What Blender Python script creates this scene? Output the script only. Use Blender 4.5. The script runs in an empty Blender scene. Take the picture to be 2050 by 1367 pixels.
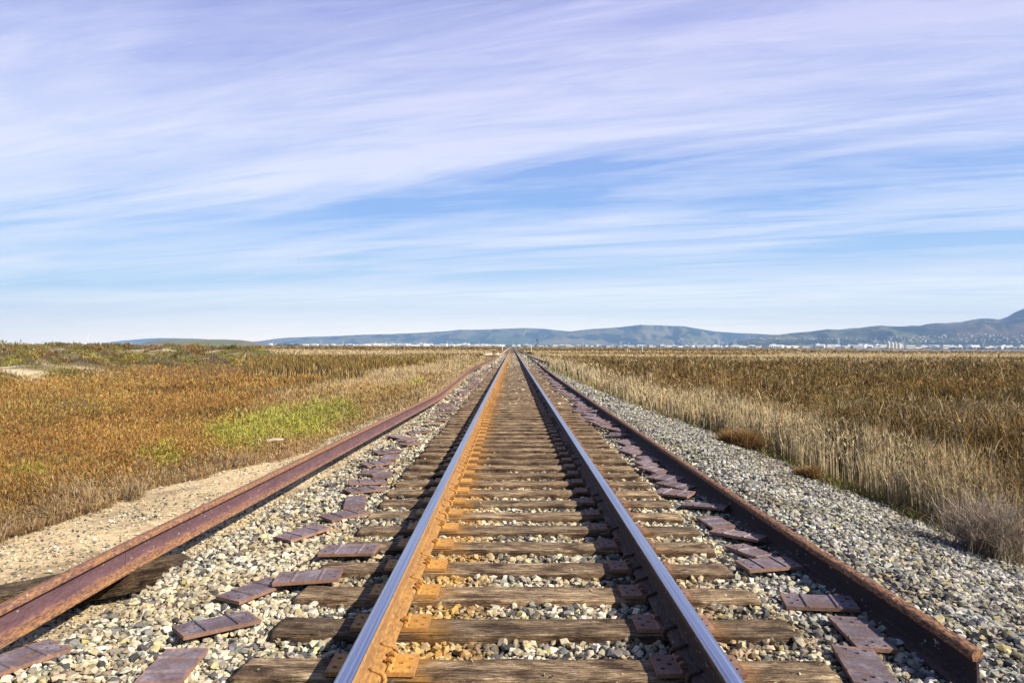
import bpy, bmesh, math, random
import numpy as np
from mathutils import Vector, Matrix, Euler
R = math.radians
random.seed(7)
rng = np.random.default_rng(11)
sc = bpy.context.scene
COL = sc.collection

# ------------------------------------------------------------------ camera
CAMX, CAMZ, F = -0.113, 1.476, 1423.6
cam_d = bpy.data.cameras.new('camera')
cam_d.lens = 25.0; cam_d.sensor_width = 36.0; cam_d.clip_start = 0.05; cam_d.clip_end = 60000
cam = bpy.data.objects.new('camera', cam_d); COL.objects.link(cam)
M = Matrix.Rotation(R(90 + 0.37), 4, 'X') @ Matrix.Rotation(R(0.27), 4, 'Z')
cam.matrix_world = Matrix.Translation((CAMX, 0, CAMZ)) @ M
sc.camera = cam
M3 = M.to_3x3()

def ray(u, v):
    return M3 @ Vector(((u - 1025) / F, (683.5 - v) / F, -1))
def at_z(u, v, z):
    d = ray(u, v); t = (z - CAMZ) / d.z
    return Vector((CAMX + d.x * t, d.y * t, z))
def at_y(u, v, y):
    d = ray(u, v); t = y / d.y
    return Vector((CAMX + d.x * t, y, CAMZ + d.z * t))
def hor(u): return 691.8 + 0.0047 * (u - 1025)

# ------------------------------------------------------------------ helpers
def tag(o, label=None, cat=None, group=None, kind=None):
    if label: o['label'] = label
    if cat: o['category'] = cat
    if group: o['group'] = group
    if kind: o['kind'] = kind
    return o
def link(o, parent=None):
    COL.objects.link(o)
    if parent: o.parent = parent
    return o
def empty(name, loc=(0, 0, 0), rz=0):
    o = bpy.data.objects.new(name, None); o.location = loc; o.rotation_euler = (0, 0, rz)
    o.empty_display_size = .2
    return link(o)
def mesh_np(name, V, Fc, mat, col=None, smooth=False, parent=None, loc=None):
    """V (n,3); Fc (m,k) equal sized faces or list of such arrays"""
    me = bpy.data.meshes.new(name)
    if not isinstance(Fc, list): Fc = [Fc]
    V = np.ascontiguousarray(V, dtype=np.float32)
    me.vertices.add(len(V)); me.vertices.foreach_set('co', V.ravel())
    loops = np.concatenate([f.ravel() for f in Fc]).astype(np.int32)
    starts = []; s = 0
    for f in Fc:
        n, k = f.shape
        starts.append(s + np.arange(n, dtype=np.int32) * k); s += n * k
    starts = np.concatenate(starts).astype(np.int32)
    me.loops.add(len(loops)); me.loops.foreach_set('vertex_index', loops)
    me.polygons.add(len(starts)); me.polygons.foreach_set('loop_start', starts)
    me.polygons.foreach_set('use_smooth', np.full(len(starts), smooth, dtype=bool))
    if col is not None:
        a = me.color_attributes.new('tone', 'FLOAT_COLOR', 'POINT')
        c = np.ones((len(V), 4), dtype=np.float32); c[:, :3] = col
        a.data.foreach_set('color', c.ravel())
    me.update(calc_edges=True)
    me.materials.append(mat)
    o = bpy.data.objects.new(name, me)
    if loc is not None: o.location = loc
    return link(o, parent)
def mesh_py(name, V, Fc, mat, smooth=False, parent=None):
    me = bpy.data.meshes.new(name); me.from_pydata([tuple(v) for v in V], [], Fc); me.update()
    me.polygons.foreach_set('use_smooth', [smooth] * len(me.polygons))
    me.materials.append(mat)
    return link(bpy.data.objects.new(name, me), parent)
def box(V, Fc, x0, x1, y0, y1, z0, z1):
    b = len(V)
    V += [(x0,y0,z0),(x1,y0,z0),(x1,y1,z0),(x0,y1,z0),(x0,y0,z1),(x1,y0,z1),(x1,y1,z1),(x0,y1,z1)]
    Fc += [tuple(b+i for i in f) for f in ((0,3,2,1),(4,5,6,7),(0,1,5,4),(1,2,6,5),(2,3,7,6),(3,0,4,7))]
def tube(V, Fc, pts, rad, n=6):
    b = len(V); m = len(pts)
    for i, p in enumerate(pts):
        p = Vector(p)
        t = (Vector(pts[min(i+1, m-1)]) - Vector(pts[max(i-1, 0)])).normalized()
        a = t.cross(Vector((0, 0, 1)))
        if a.length < .05: a = t.cross(Vector((0, 1, 0)))
        a.normalize(); c = a.cross(t)
        r = rad[i] if isinstance(rad, (list, tuple)) else rad
        for k in range(n):
            w = 2*math.pi*k/n
            V.append(tuple(p + a*math.cos(w)*r + c*math.sin(w)*r))
    for i in range(m-1):
        for k in range(n):
            Fc.append((b+i*n+k, b+i*n+(k+1) % n, b+(i+1)*n+(k+1) % n, b+(i+1)*n+k))
    Fc.append(tuple(b+k for k in range(n))[::-1]); Fc.append(tuple(b+(m-1)*n+k for k in range(n)))

# ---- numpy noise
def _h(ix, iy, s):
    n = (ix * 374761393 + iy * 668265263 + s * 1442695041) & 0xffffffff
    n = ((n ^ (n >> 13)) * 1274126177) & 0xffffffff
    n = n ^ (n >> 16)
    return (n & 0xffff) / 65535.0
def vnoise(x, y, s=0):
    x = np.asarray(x, dtype=np.float64); y = np.asarray(y, dtype=np.float64)
    ix = np.floor(x).astype(np.int64); iy = np.floor(y).astype(np.int64)
    fx = x - ix; fy = y - iy
    fx = fx*fx*(3-2*fx); fy = fy*fy*(3-2*fy)
    a = _h(ix, iy, s); b = _h(ix+1, iy, s); c = _h(ix, iy+1, s); d = _h(ix+1, iy+1, s)
    return a + (b-a)*fx + (c-a)*fy + (a-b-c+d)*fx*fy
def fbm(x, y, s=0, o=4):
    t = 0; a = .5; k = 1.0; n = 0
    for i in range(o):
        t = t + a*vnoise(x*k + i*17.3, y*k - i*9.1, s+i); n += a; a *= .5; k *= 2.03
    return t / n
def ss(x, a, b):
    t = np.clip((x-a)/(b-a), 0, 1); return t*t*(3-2*t)
def mix(a, b, t):
    t = np.asarray(t)[..., None]; return np.asarray(a)*(1-t) + np.asarray(b)*t

# ------------------------------------------------------------------ materials
def newmat(name):
    m = bpy.data.materials.new(name); m.use_nodes = True
    nt = m.node_tree; nt.nodes.clear()
    out = nt.nodes.new('ShaderNodeOutputMaterial'); b = nt.nodes.new('ShaderNodeBsdfPrincipled')
    nt.links.new(b.outputs[0], out.inputs[0])
    return m, nt, b
class G:
    def __init__(s, nt): s.nt = nt
    def n(s, t, **k):
        x = s.nt.nodes.new('ShaderNode'+t)
        for a, v in k.items(): setattr(x, a, v)
        return x
    def l(s, a, b): s.nt.links.new(a, b)
    def coord(s, scale=(1,1,1), kind='Object', loc=(0,0,0), rot=(0,0,0)):
        t = s.n('TexCoord'); m = s.n('Mapping')
        m.inputs['Scale'].default_value = scale; m.inputs['Location'].default_value = loc; m.inputs['Rotation'].default_value = rot
        s.l(t.outputs[kind], m.inputs[0]); return m.outputs[0]
    def wcoord(s, scale=(1,1,1)):
        t = s.n('NewGeometry'); m = s.n('Mapping'); m.inputs['Scale'].default_value = scale
        s.l(t.outputs['Position'], m.inputs[0]); return m.outputs[0]
    def noise(s, vec, scale=1, detail=4, rough=.55, dist=0):
        x = s.n('TexNoise'); x.inputs['Scale'].default_value = scale; x.inputs['Detail'].default_value = detail
        x.inputs['Roughness'].default_value = rough; x.inputs['Distortion'].default_value = dist
        s.l(vec, x.inputs['Vector']); return x.outputs[0]
    def ramp(s, fac, stops):
        x = s.n('ValToRGB'); e = x.color_ramp.elements
        while len(e) < len(stops): e.new(.5)
        for i, (p, c) in enumerate(stops):
            e[i].position = p; e[i].color = (c, c, c, 1) if isinstance(c, (int, float)) else (*c, 1)
        s.l(fac, x.inputs[0]); return x.outputs[0]
    def mix(s, fac, a, b, mode='MIX'):
        x = s.n('Mix', data_type='RGBA', blend_type=mode)
        if isinstance(fac, (int, float)): x.inputs[0].default_value = fac
        else: s.l(fac, x.inputs[0])
        for i, v in ((6, a), (7, b)):
            if isinstance(v, tuple): x.inputs[i].default_value = (*v, 1)
            else: s.l(v, x.inputs[i])
        return x.outputs[2]
    def math(s, op, a, b=0, c=None, clamp=False):
        x = s.n('Math', operation=op); x.use_clamp = clamp
        for i, v in enumerate((a, b) if c is None else (a, b, c)):
            if isinstance(v, (int, float)): x.inputs[i].default_value = v
            else: s.l(v, x.inputs[i])
        return x.outputs[0]
    def bump(s, h, strength, dist, b):
        x = s.n('Bump'); x.inputs['Strength'].default_value = strength; x.inputs['Distance'].default_value = dist
        s.l(h, x.inputs['Height']); s.l(x.outputs[0], b.inputs['Normal'])

def attr_mat(name, rough=.9, noise_scale=None, lo=.75, hi=1.25, bump=0, bdist=.01, spec=.3, detail=4):
    m, nt, b = newmat(name); g = G(nt)
    a = g.n('Attribute', attribute_name='tone'); c = a.outputs['Color']
    if noise_scale:
        w = g.wcoord(); nz = g.noise(w, noise_scale, detail, .65)
        c = g.mix(1.0, c, g.ramp(nz, [(.3, lo), (.7, hi)]), 'MULTIPLY')
        if bump: g.bump(nz, bump, bdist, b)
    g.l(c, b.inputs['Base Color']); b.inputs['Roughness'].default_value = rough
    b.inputs['Specular IOR Level'].default_value = spec
    return m

def flat(name, c, rough=.7, var=.0, scale=8, metal=0):
    m, nt, b = newmat(name); g = G(nt)
    if var:
        nz = g.noise(g.coord(), scale, 5, .6)
        c1 = tuple(x*(1-var) for x in c); c2 = tuple(min(1, x*(1+var)) for x in c)
        g.l(g.ramp(nz, [(.3, c1), (.7, c2)]), b.inputs['Base Color'])
    else: b.inputs['Base Color'].default_value = (*c, 1)
    b.inputs['Roughness'].default_value = rough; b.inputs['Metallic'].default_value = metal
    b.inputs['Specular IOR Level'].default_value = .3
    return m

# weathered timber (object x runs along the grain)
def wood_mat(name, stain=True, dark=1.0):
    m, nt, b = newmat(name); g = G(nt)
    oi = g.n('ObjectInfo')
    tc = g.n('TexCoord'); add = g.n('VectorMath', operation='ADD')
    sc3 = g.n('CombineXYZ'); g.l(g.math('MULTIPLY', oi.outputs['Random'], 37), sc3.inputs[0]); g.l(g.math('MULTIPLY', oi.outputs['Random'], 91), sc3.inputs[1])
    g.l(tc.outputs['Object'], add.inputs[0]); g.l(sc3.outputs[0], add.inputs[1])
    def mp(s):
        x = g.n('Mapping'); x.inputs['Scale'].default_value = s; g.l(add.outputs[0], x.inputs[0]); return x.outputs[0]
    grain = g.noise(mp((4.5, 30, 30)), 2.4, 9, .78, .9)
    patch = g.noise(mp((1.6, 4, 4)), 2.2, 6, .68, .5)
    fine = g.noise(mp((45, 120, 120)), 1.6, 4, .7)
    base = g.ramp(grain, [(.32, (.04, .026, .016)), (.43, (.17, .125, .082)), (.54, (.33, .26, .18)), (.66, (.52, .44, .32))])
    pc = g.ramp(patch, [(.36, (.28, .24, .23)), (.45, (.66, .60, .56)), (.53, (1.0, .95, .90)), (.62, (1.55, 1.5, 1.38))])
    c = g.mix(1, base, pc, 'MULTIPLY')
    c = g.mix(1, c, g.ramp(fine, [(.3, .5), (.7, 1.45)]), 'MULTIPLY')
    tint = g.ramp(oi.outputs['Random'], [(0, (.50*dark, .48*dark, .48*dark)), (.35, (.98*dark, .95*dark, .92*dark)), (.7, (.72*dark, .70*dark, .70*dark)), (1, (1.08*dark, 1.06*dark, 1.02*dark))])
    c = g.mix(1, c, tint, 'MULTIPLY')
    crack = g.ramp(g.noise(mp((.9, 34, 34)), 1.7, 4, .5, 1.2), [(.475, 1), (.497, .18), (.52, 1)])
    c = g.mix(1, c, crack, 'MULTIPLY')
    speck = g.ramp(g.noise(mp((40, 40, 40)), 2, 2, .5), [(.715, 0), (.74, 1)])
    c = g.mix(g.math('MULTIPLY', speck, .55), c, (.6, .56, .5))
    if stain:
        sx = g.n('SeparateXYZ'); g.l(tc.outputs['Object'], sx.inputs[0])
        wob = g.math('MULTIPLY', g.math('SUBTRACT', g.noise(mp((3, 3, 3)), 2, 3, .6), .5), .35)
        d = g.math('ABSOLUTE', g.math('ADD', g.math('ADD', sx.outputs[0], .56), wob))
        mk = g.n('MapRange'); mk.inputs[1].default_value = .15; mk.inputs[2].default_value = .0; g.l(d, mk.inputs[0])
        c = g.mix(g.math('MULTIPLY', mk.outputs[0], .6), c, (.36, .18, .035))
        d2 = g.math('ABSOLUTE', g.math('ADD', g.math('SUBTRACT', sx.outputs[0], .86), wob))
        mk2 = g.n('MapRange'); mk2.inputs[1].default_value = .16; mk2.inputs[2].default_value = .03; g.l(d2, mk2.inputs[0])
        c = g.mix(g.math('MULTIPLY', mk2.outputs[0], .45), c, (.36, .16, .05))
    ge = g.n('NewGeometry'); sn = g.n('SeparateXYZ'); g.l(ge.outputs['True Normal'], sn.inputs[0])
    c = g.mix(1, c, g.ramp(sn.outputs[2], [(.45, (.60, .54, .50)), (.85, (1.05, 1.03, 1.0))]), 'MULTIPLY')   # tarred flanks with shade painted in, bleached top
    g.l(c, b.inputs['Base Color']); b.inputs['Roughness'].default_value = .9; b.inputs['Specular IOR Level'].default_value = .2
    h = g.math('ADD', g.math('MULTIPLY', grain, .8), g.math('MULTIPLY', crack, .7)); h = g.math('ADD', h, g.math('MULTIPLY', fine, .25))
    g.bump(h, .9, .012, b)
    return m

# rail steel: object z = height above the rail's own base
def rail_mat(name, web, edge, dark, shiny=False, streak=1.0, foot=1):
    m, nt, b = newmat(name); g = G(nt)
    n1 = g.noise(g.coord((6, 1.2, 6)), 3, 6, .65)
    n2 = g.noise(g.coord((30, 8, 30)), 3, 5, .7)
    c = g.mix(g.ramp(n1, [(.35, 0), (.65, 1)]), web, dark)
    tc = g.n('TexCoord'); sx = g.n('SeparateXYZ'); g.l(tc.outputs['Object'], sx.inputs[0])
    z = g.math('ADD', sx.outputs[2], g.math('MULTIPLY', g.math('SUBTRACT', n1, .5), .035))
    em = g.ramp(g.math('MULTIPLY', z, 5), [(.04, 1*foot), (.14, .65*foot), (.24, .0), (.66, 0), (.78, .75)])
    em = g.math('MULTIPLY', em, g.ramp(n2, [(.42, .12), (.57, 1)]))
    c = g.mix(g.math('MULTIPLY', em, streak), c, edge)
    c = g.mix(1, c, g.ramp(n2, [(.3, .62), (.7, 1.3)]), 'MULTIPLY')
    sp = g.ramp(g.noise(g.coord((1, .5, 1)), 45, 2, .5), [(.70, 0), (.73, 1)])
    c = g.mix(g.math('MULTIPLY', sp, .6), c, (.55, .48, .40))
    rough = .75
    if shiny:
        ge = g.n('NewGeometry'); sn = g.n('SeparateXYZ'); g.l(ge.outputs['Normal'], sn.inputs[0])
        mk = g.ramp(g.math('ADD', sn.outputs[2], g.math('MULTIPLY', g.math('SUBTRACT', n1, .5), .12)), [(.22, 0), (.40, 1)])
        st = g.noise(g.coord((160, .6, 160)), 1, 3, .6)
        c = g.mix(mk, c, g.ramp(st, [(.35, (.30, .33, .42)), (.65, (.62, .66, .74))]))
        g.l(mk, b.inputs['Metallic'])
        rr = g.n('MapRange'); rr.inputs[3].default_value = .8; rr.inputs[4].default_value = .27; g.l(mk, rr.inputs[0])
        g.l(g.math('ADD', rr.outputs[0], g.math('MULTIPLY', st, .08)), b.inputs['Roughness'])
    else: b.inputs['Roughness'].default_value = rough
    g.l(c, b.inputs['Base Color']); b.inputs['Specular IOR Level'].default_value = .35
    g.bump(n2, .35, .004, b)
    return m

def plate_mat(name, stops):
    m, nt, b = newmat(name); g = G(nt)
    oi = g.n('ObjectInfo'); tc = g.n('TexCoord'); add = g.n('VectorMath', operation='ADD')
    sc3 = g.n('CombineXYZ'); g.l(g.math('MULTIPLY', oi.outputs['Random'], 53), sc3.inputs[0])
    g.l(tc.outputs['Object'], add.inputs[0]); g.l(sc3.outputs[0], add.inputs[1])
    n1 = g.noise(add.outputs[0], 7, 6, .7, .4); n2 = g.noise(add.outputs[0], 60, 4, .65)
    c = g.ramp(n1, stops)
    sp_ = g.n('SeparateXYZ'); g.l(tc.outputs['Object'], sp_.inputs[0])
    ed = g.math('MAXIMUM', g.math('DIVIDE', g.math('ABSOLUTE', sp_.outputs[0]), .20), g.math('DIVIDE', g.math('ABSOLUTE', sp_.outputs[1]), .0975))
    ed = g.ramp(g.math('ADD', ed, g.math('MULTIPLY', g.math('SUBTRACT', n1, .5), .5)), [(.90, 0), (1.05, .6)])
    c = g.mix(ed, c, (.30, .15, .06))
    c = g.mix(1, c, g.ramp(n2, [(.3, .68), (.7, 1.3)]), 'MULTIPLY')
    c = g.mix(1, c, g.ramp(oi.outputs['Random'], [(0, (.8, .75, .78)), (1, (1.2, 1.1, 1.1))]), 'MULTIPLY')
    g.l(c, b.inputs['Base Color']); b.inputs['Roughness'].default_value = .7; b.inputs['Specular IOR Level'].default_value = .4
    g.bump(n2, .4, .003, b)
    return m

M_wood = wood_mat('tie_timber'); M_oldwood = wood_mat('old_timber', False, .42)  # old timber tone lowered to carry the shadow under the spare rail
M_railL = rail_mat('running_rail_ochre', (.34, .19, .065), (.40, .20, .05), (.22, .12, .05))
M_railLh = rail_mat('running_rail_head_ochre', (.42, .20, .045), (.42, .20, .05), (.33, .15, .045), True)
M_railR = rail_mat('running_rail_shaded_brown', (.05, .031, .025), (.10, .055, .035), (.03, .02, .018))  # shade on the right rail's web is put into this dark brown
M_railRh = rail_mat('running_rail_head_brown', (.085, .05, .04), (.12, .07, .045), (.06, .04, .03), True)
M_spare = rail_mat('spare_rail_rust', (.155, .082, .092), (.34, .17, .05), (.095, .052, .062))
M_spareR = rail_mat('spare_rail_shaded_rust', (.035, .021, .023), (.36, .17, .07), (.022, .015, .017), streak=1, foot=.12)  # web painted near black for its unlit side, rust on the head
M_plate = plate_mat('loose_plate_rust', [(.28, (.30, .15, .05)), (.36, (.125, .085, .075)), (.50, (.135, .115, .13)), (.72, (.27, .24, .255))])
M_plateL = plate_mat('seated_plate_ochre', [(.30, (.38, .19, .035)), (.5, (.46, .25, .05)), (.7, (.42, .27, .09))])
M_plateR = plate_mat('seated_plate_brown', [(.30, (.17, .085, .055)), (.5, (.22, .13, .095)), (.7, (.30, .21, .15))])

# ------------------------------------------------------------------ spare rail paths (world)
LP_Y = np.array([0, 3.6, 5.1, 7.2, 10.4, 14.2, 20.4, 30, 44, 65, 100, 150, 260.])
LP_X = np.array([-2.84, -2.80, -2.79, -2.69, -2.57, -2.43, -2.24, -2.40, -2.62, -2.45, -2.15, -2.0, -2.3])
def lpath(y):
    # smoothed interpolation
    return (np.interp(y*.93, LP_Y, LP_X) + np.interp(y, LP_Y, LP_X)*2 + np.interp(y*1.07, LP_Y, LP_X)) / 4

# ------------------------------------------------------------------ terrain
PX = np.array([-400, -60, -12, -7.5, -5.4, -4.2, -3.3, -2.80, -2.58, -2.43, -1.7, 1.7, 2.6, 5.05, 6.3, 9, 400])
PZ = np.array([-.62, -.60, -.55, -.50, -.42, -.31, -.27, -.31, -.30, -.085, -.070, -.070, -.10, -.70, -.86, -.90, -.90])
def levee(x, y):
    w = x + 3.5*(fbm(y*.07, x*.05, 5)-.5)*2 + .10*(y-40)
    f = ss(-w, 23, 33) * ss(y, 22, 42) * (1-ss(y, 95, 125))
    bumps = fbm(x*.12, y*.12, 8, 4)
    bank = ss(bumps, .36, .60)
    hum = fbm(x*.45, y*.32, 9, 3)
    return f * (.50 + 1.0*bank + .55*(hum-.45))
def ground_z(x, y):
    x = np.asarray(x, float); y = np.asarray(y, float)
    off = (lpath(y) + 2.80) * ss(-x, 1.6, 2.3) * (1 - ss(-x, 4, 7))
    z = np.interp(x - off, PX, PZ)
    z = z - .024*(1-ss(np.abs(x), 1.5, 1.75))*ss(y, 5.5, 9)
    z = z + levee(x, y)
    out = ss(np.abs(x), 5, 9)
    z = z + out*.16*(fbm(x*.35, y*.35, 3)-.5)*(1-ss(y, 100, 300))
    z = z + ss(-x, 4.6, 6)*.10*(fbm(x*1.7, y*1.7, 31)-.5)*(1-ss(y, 30, 60))
    z = z + .03*(fbm(x*2.2, y*2.2, 12)-.5)
    return z
# colour zones of the ground (bare surface colour)
SAND = (.62, .475, .28); STONE = (.20, .185, .165)
def px_blob(x, y, u, v, ru, rv, z=-.45):
    """soft membership of a world patch whose centre and radii are read off the photo"""
    yy = np.maximum(y, .5)
    U = F*(x-CAMX)/yy; W_ = F*(CAMZ-z)/yy
    return np.clip(1.4 - np.sqrt(((U-(u-1024))/ru)**2 + ((W_-(v-hor(u)))/rv)**2), 0, 1)
def sandpatch(x, y):
    n = fbm(x*.9, y*.35, 41, 4)-.5; n2 = fbm(x*.25, y*.12, 43, 3)-.5
    s = np.zeros(x.shape)
    zz = -.55 + levee(x, y)
    for (u, v, ru, rv) in ((70, 752, 40, 15), (135, 735, 62, 7), (180, 742, 34, 6), (12, 738, 34, 12), (148, 716, 20, 5), (197, 714, 11, 5), (240, 709, 6, 3), (100, 698, 62, 4.5),
                          (15, 711, 24, 1.6), (350, 697, 52, 1.8), (415, 699, 30, 2.0), (268, 719, 10, 2.5), (300, 720, 10, 2), (345, 722, 10, 2)):
        s = np.maximum(s, ss(px_blob(x, y, u, v + 2, ru, rv, zz) + 1.3*n + .5*n2, .45, .60))
    return s * ss(levee(x, y), .03, .15)
def veg_edge_left(y):   # x where vegetation starts on the left
    return lpath(y) - 2.05 + .9*ss(y, 8, 12) + .78*ss(y, 15, 24) + .5*(fbm(y*.6, y*0+3, 21)-.5) 
def veg_edge_right(y):
    return np.interp(y, [0, 16, 18.5, 21, 24, 30, 39, 60, 100], [5.0, 5.0, 4.65, 3.95, 3.65, 3.1, 2.65, 2.6, 2.7]) + .5*(fbm(y*.5, y*0+8, 22)-.5)
def ground_col(x, y):
    n = fbm(x*.8, y*.8, 50); n2 = fbm(x*.05, y*.05, 51)
    c = np.zeros(x.shape + (3,)) + np.array(SAND) * 1.0
    c = mix(c, (.52, .40, .23), ss(n, .4, .65))
    # ballast base
    c = mix(c, (.30, .22, .13), ss(fbm(x*2.1, y*1.6, 54, 4), .52, .66)*.8)
    inb = ss(x - lpath(y), -.15, .25)
    c = mix(c, (.17, .155, .13), inb * (1-ss(x, 5.2, 6.0)))
    # left marsh soil and litter
    lm = ss(veg_edge_left(y) - x, -.1, .5)
    brown = mix((.17, .085, .028), (.13, .095, .03), ss(fbm(x*.15, y*.15, 52), .4, .6))
    c = mix(c, brown, lm)
    c = mix(c, mix((.13, .11, .04), (.21, .17, .08), ss(fbm(x*.42, y*.3, 170, 3), .35, .65)), lm*ss(levee(x, y), .08, .3))
    c = mix(c, (.56, .46, .31), lm*sandpatch(x, y))
    rm = ss(x - veg_edge_right(y), -.1, .6)
    c = mix(c, (.06, .042, .02), rm)
    # far strips
    a = y + 25*(n2-.5)
    pale = ss(a, 90, 105)*(1-ss(a, 260, 330))*ss(np.abs(x), 3, 6)*(1-lm*ss(levee(x,y), .05, .2))
    c = mix(c, (.34, .25, .12), pale)
    far = ss(a, 300, 420)
    fn = fbm(x*.004, y*.012, 60, 4)
    fc = mix((.10, .065, .028), (.26, .19, .10), ss(fn, .45, .6))
    fc = mix(fc, (.10, .10, .04), ss(fbm(x*.003, y*.01, 63), .58, .66))
    c = mix(c, fc, far*ss(np.abs(x), 3, 6))
    return c
def axis(near, step, lim, growth):
    a = list(np.arange(0, near, step)); s = step; v = near
    while v < lim: a.append(v); s *= growth; v += s
    a.append(lim); return np.array(a)
ax = axis(13, .14, 14000, 1.10); XS = np.concatenate([-ax[::-1], ax[1:]])
ay = axis(26, .17, 15000, 1.032); YS = np.concatenate([[-3000, -900, -300, -100, -40, -18, -9, -5, -2.5, -1.2, -.5], ay])
gx, gy = np.meshgrid(XS, YS)
gz = ground_z(gx, gy); gc = ground_col(gx, gy)
nx, ny = len(XS), len(YS)
V = np.stack([gx, gy, gz], -1).reshape(-1, 3)
i = np.arange(ny-1)[:, None]*nx + np.arange(nx-1)[None, :]
Fq = np.stack([i, i+1, i+nx+1, i+nx], -1).reshape(-1, 4)
def ground_material():
    m, nt, b = newmat('ground'); g = G(nt)
    a = g.n('Attribute', attribute_name='tone'); w = g.wcoord()
    n1 = g.noise(w, 9, 8, .7); n2 = g.noise(w, 55, 3, .6)
    c = g.mix(1, a.outputs['Color'], g.ramp(n1, [(.3, .78), (.7, 1.22)]), 'MULTIPLY')
    vo = g.n('TexVoronoi'); vo.inputs['Scale'].default_value = 24; g.l(w, vo.inputs['Vector'])
    vr = g.ramp(vo.outputs['Color'], [(.15, .55), (.85, 1.35)])
    c = g.mix(.55, c, g.mix(1, c, vr, 'MULTIPLY'))
    g.l(c, b.inputs['Base Color']); b.inputs['Roughness'].default_value = .95; b.inputs['Specular IOR Level'].default_value = .15
    g.bump(g.math('ADD', n1, g.math('MULTIPLY', n2, .3)), .7, .04, b)
    return m
ground = mesh_np('ground', V, Fq, ground_material(), gc.reshape(-1, 3), True)
tag(ground, kind='structure')

# ------------------------------------------------------------------ stones
def hull_stone(n, r):
    bm = bmesh.new()
    for k in range(n):
        z = 1-2*(k+.5)/n; t = k*2.39996; q = math.sqrt(1-z*z)
        s = r.uniform(.66, 1.2)
        bm.verts.new((q*math.cos(t)*s, q*math.sin(t)*s, z*s))
    bmesh.ops.convex_hull(bm, input=bm.verts[:])
    bmesh.ops.delete(bm, geom=[v for v in bm.verts if not v.link_faces], context='VERTS')
    bmesh.ops.triangulate(bm, faces=bm.faces[:])
    bm.verts.ensure_lookup_table()
    V = np.array([v.co[:] for v in bm.verts]); F_ = np.array([[v.index for v in f.verts] for f in bm.faces])
    bm.free(); return V, F_
rr = random.Random(3)
STN = [hull_stone(k, rr) for k in (9, 10, 11, 8, 12, 9, 10, 8, 11, 10)]
STF = [hull_stone(7, rr) for _ in range(6)]
PAL = np.array([(.72, .64, .48), (.60, .52, .37), (.66, .57, .39), (.76, .70, .57), (.42, .36, .26), (.25, .235, .21), (.15, .145, .145), (.085, .085, .09), (.40, .33, .20), (.30, .30, .27)])
PALR = np.array([(.56, .54, .49), (.44, .41, .34), (.60, .58, .53), (.33, .32, .28), (.24, .24, .23), (.18, .18, .19), (.11, .11, .125), (.075, .075, .085), (.42, .38, .24), (.30, .30, .29)])
def stone_colors(x, y):
    n = len(x); k = np.minimum((rng.random(n)**(1.0))*10, 9.99).astype(int)
    # big patches of paler and darker stones
    pn = fbm(x*1.1, y*1.1, 77, 3)
    sh = (rng.random(n) < .12 + ss(pn, .42, .62)*.45)
    k = np.where(sh, rng.integers(0, 4, n), k)
    tie = (np.abs(x) < 1.45)
    k = np.where(tie & (rng.random(n) < .35), rng.integers(4, 9, n), k)
    c = np.where((x > 1.5)[:, None], PALR[k], PAL[k])
    c = c * .74 * rng.uniform(.62, 1.28, (n, 1))
    dirt = ss(fbm(x*2.4, y*2.4, 79, 3), .48, .66)*.5
    c = mix(c, c*np.array((.62, .52, .40)), dirt) * (1 + rng.normal(0, .03, (n, 3)))
    st = np.clip(1 - np.abs(x + .50)/.34, 0, 1) * rng.random(n)**.6
    c = mix(c, np.array((.50, .27, .05))*.9, np.clip(st*1.1, 0, .8))
    st2 = np.clip(1 - np.abs(x - .95)/.3, 0, 1) * rng.random(n)**2
    c = mix(c, (.42, .22, .08), st2*.6)
    ys = (rng.random(n) < .05)
    c = mix(c, (.50, .42, .14), ys*.5)
    return np.clip(c, .02, .8)
def build_stones(name, P, S, shapes, mat, C=None, flatz=.75):
    n = len(P); which = rng.integers(0, len(shapes), n)
    q = rng.normal(size=(n, 4)); q /= np.linalg.norm(q, axis=1)[:, None]
    w, x, y, z = q.T
    Rm = np.stack([1-2*(y*y+z*z), 2*(x*y-w*z), 2*(x*z+w*y), 2*(x*y+w*z), 1-2*(x*x+z*z), 2*(y*z-w*x), 2*(x*z-w*y), 2*(y*z+w*x), 1-2*(x*x+y*y)], -1).reshape(n, 3, 3)
    an = np.stack([rng.uniform(.85, 1.3, n), rng.uniform(.7, 1.05, n), rng.uniform(.5, .9, n)], -1) * S[:, None]
    if C is None: C = stone_colors(P[:, 0], P[:, 1])
    VV, FF, CC = [], [], []; off = 0
    for s, (sv, sf) in enumerate(shapes):
        id_ = np.where(which == s)[0]; k = len(id_)
        if not k: continue
        vv = sv[None] * an[id_][:, None, :]
        vv = np.einsum('nij,nvj->nvi', Rm[id_], vv)
        vv[..., 2] *= flatz
        vv = vv + P[id_][:, None, :]
        VV.append(vv.reshape(-1, 3)); CC.append(np.repeat(C[id_], len(sv), 0))
        FF.append((sf[None] + (off + np.arange(k)*len(sv))[:, None, None]).reshape(-1, 3)); off += k*len(sv)
    return mesh_np(name, np.concatenate(VV), np.concatenate(FF), mat, np.concatenate(CC), False)
M_stone = attr_mat('ballast_stone', .85, 60, .72, 1.28, .5, .006)

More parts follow.
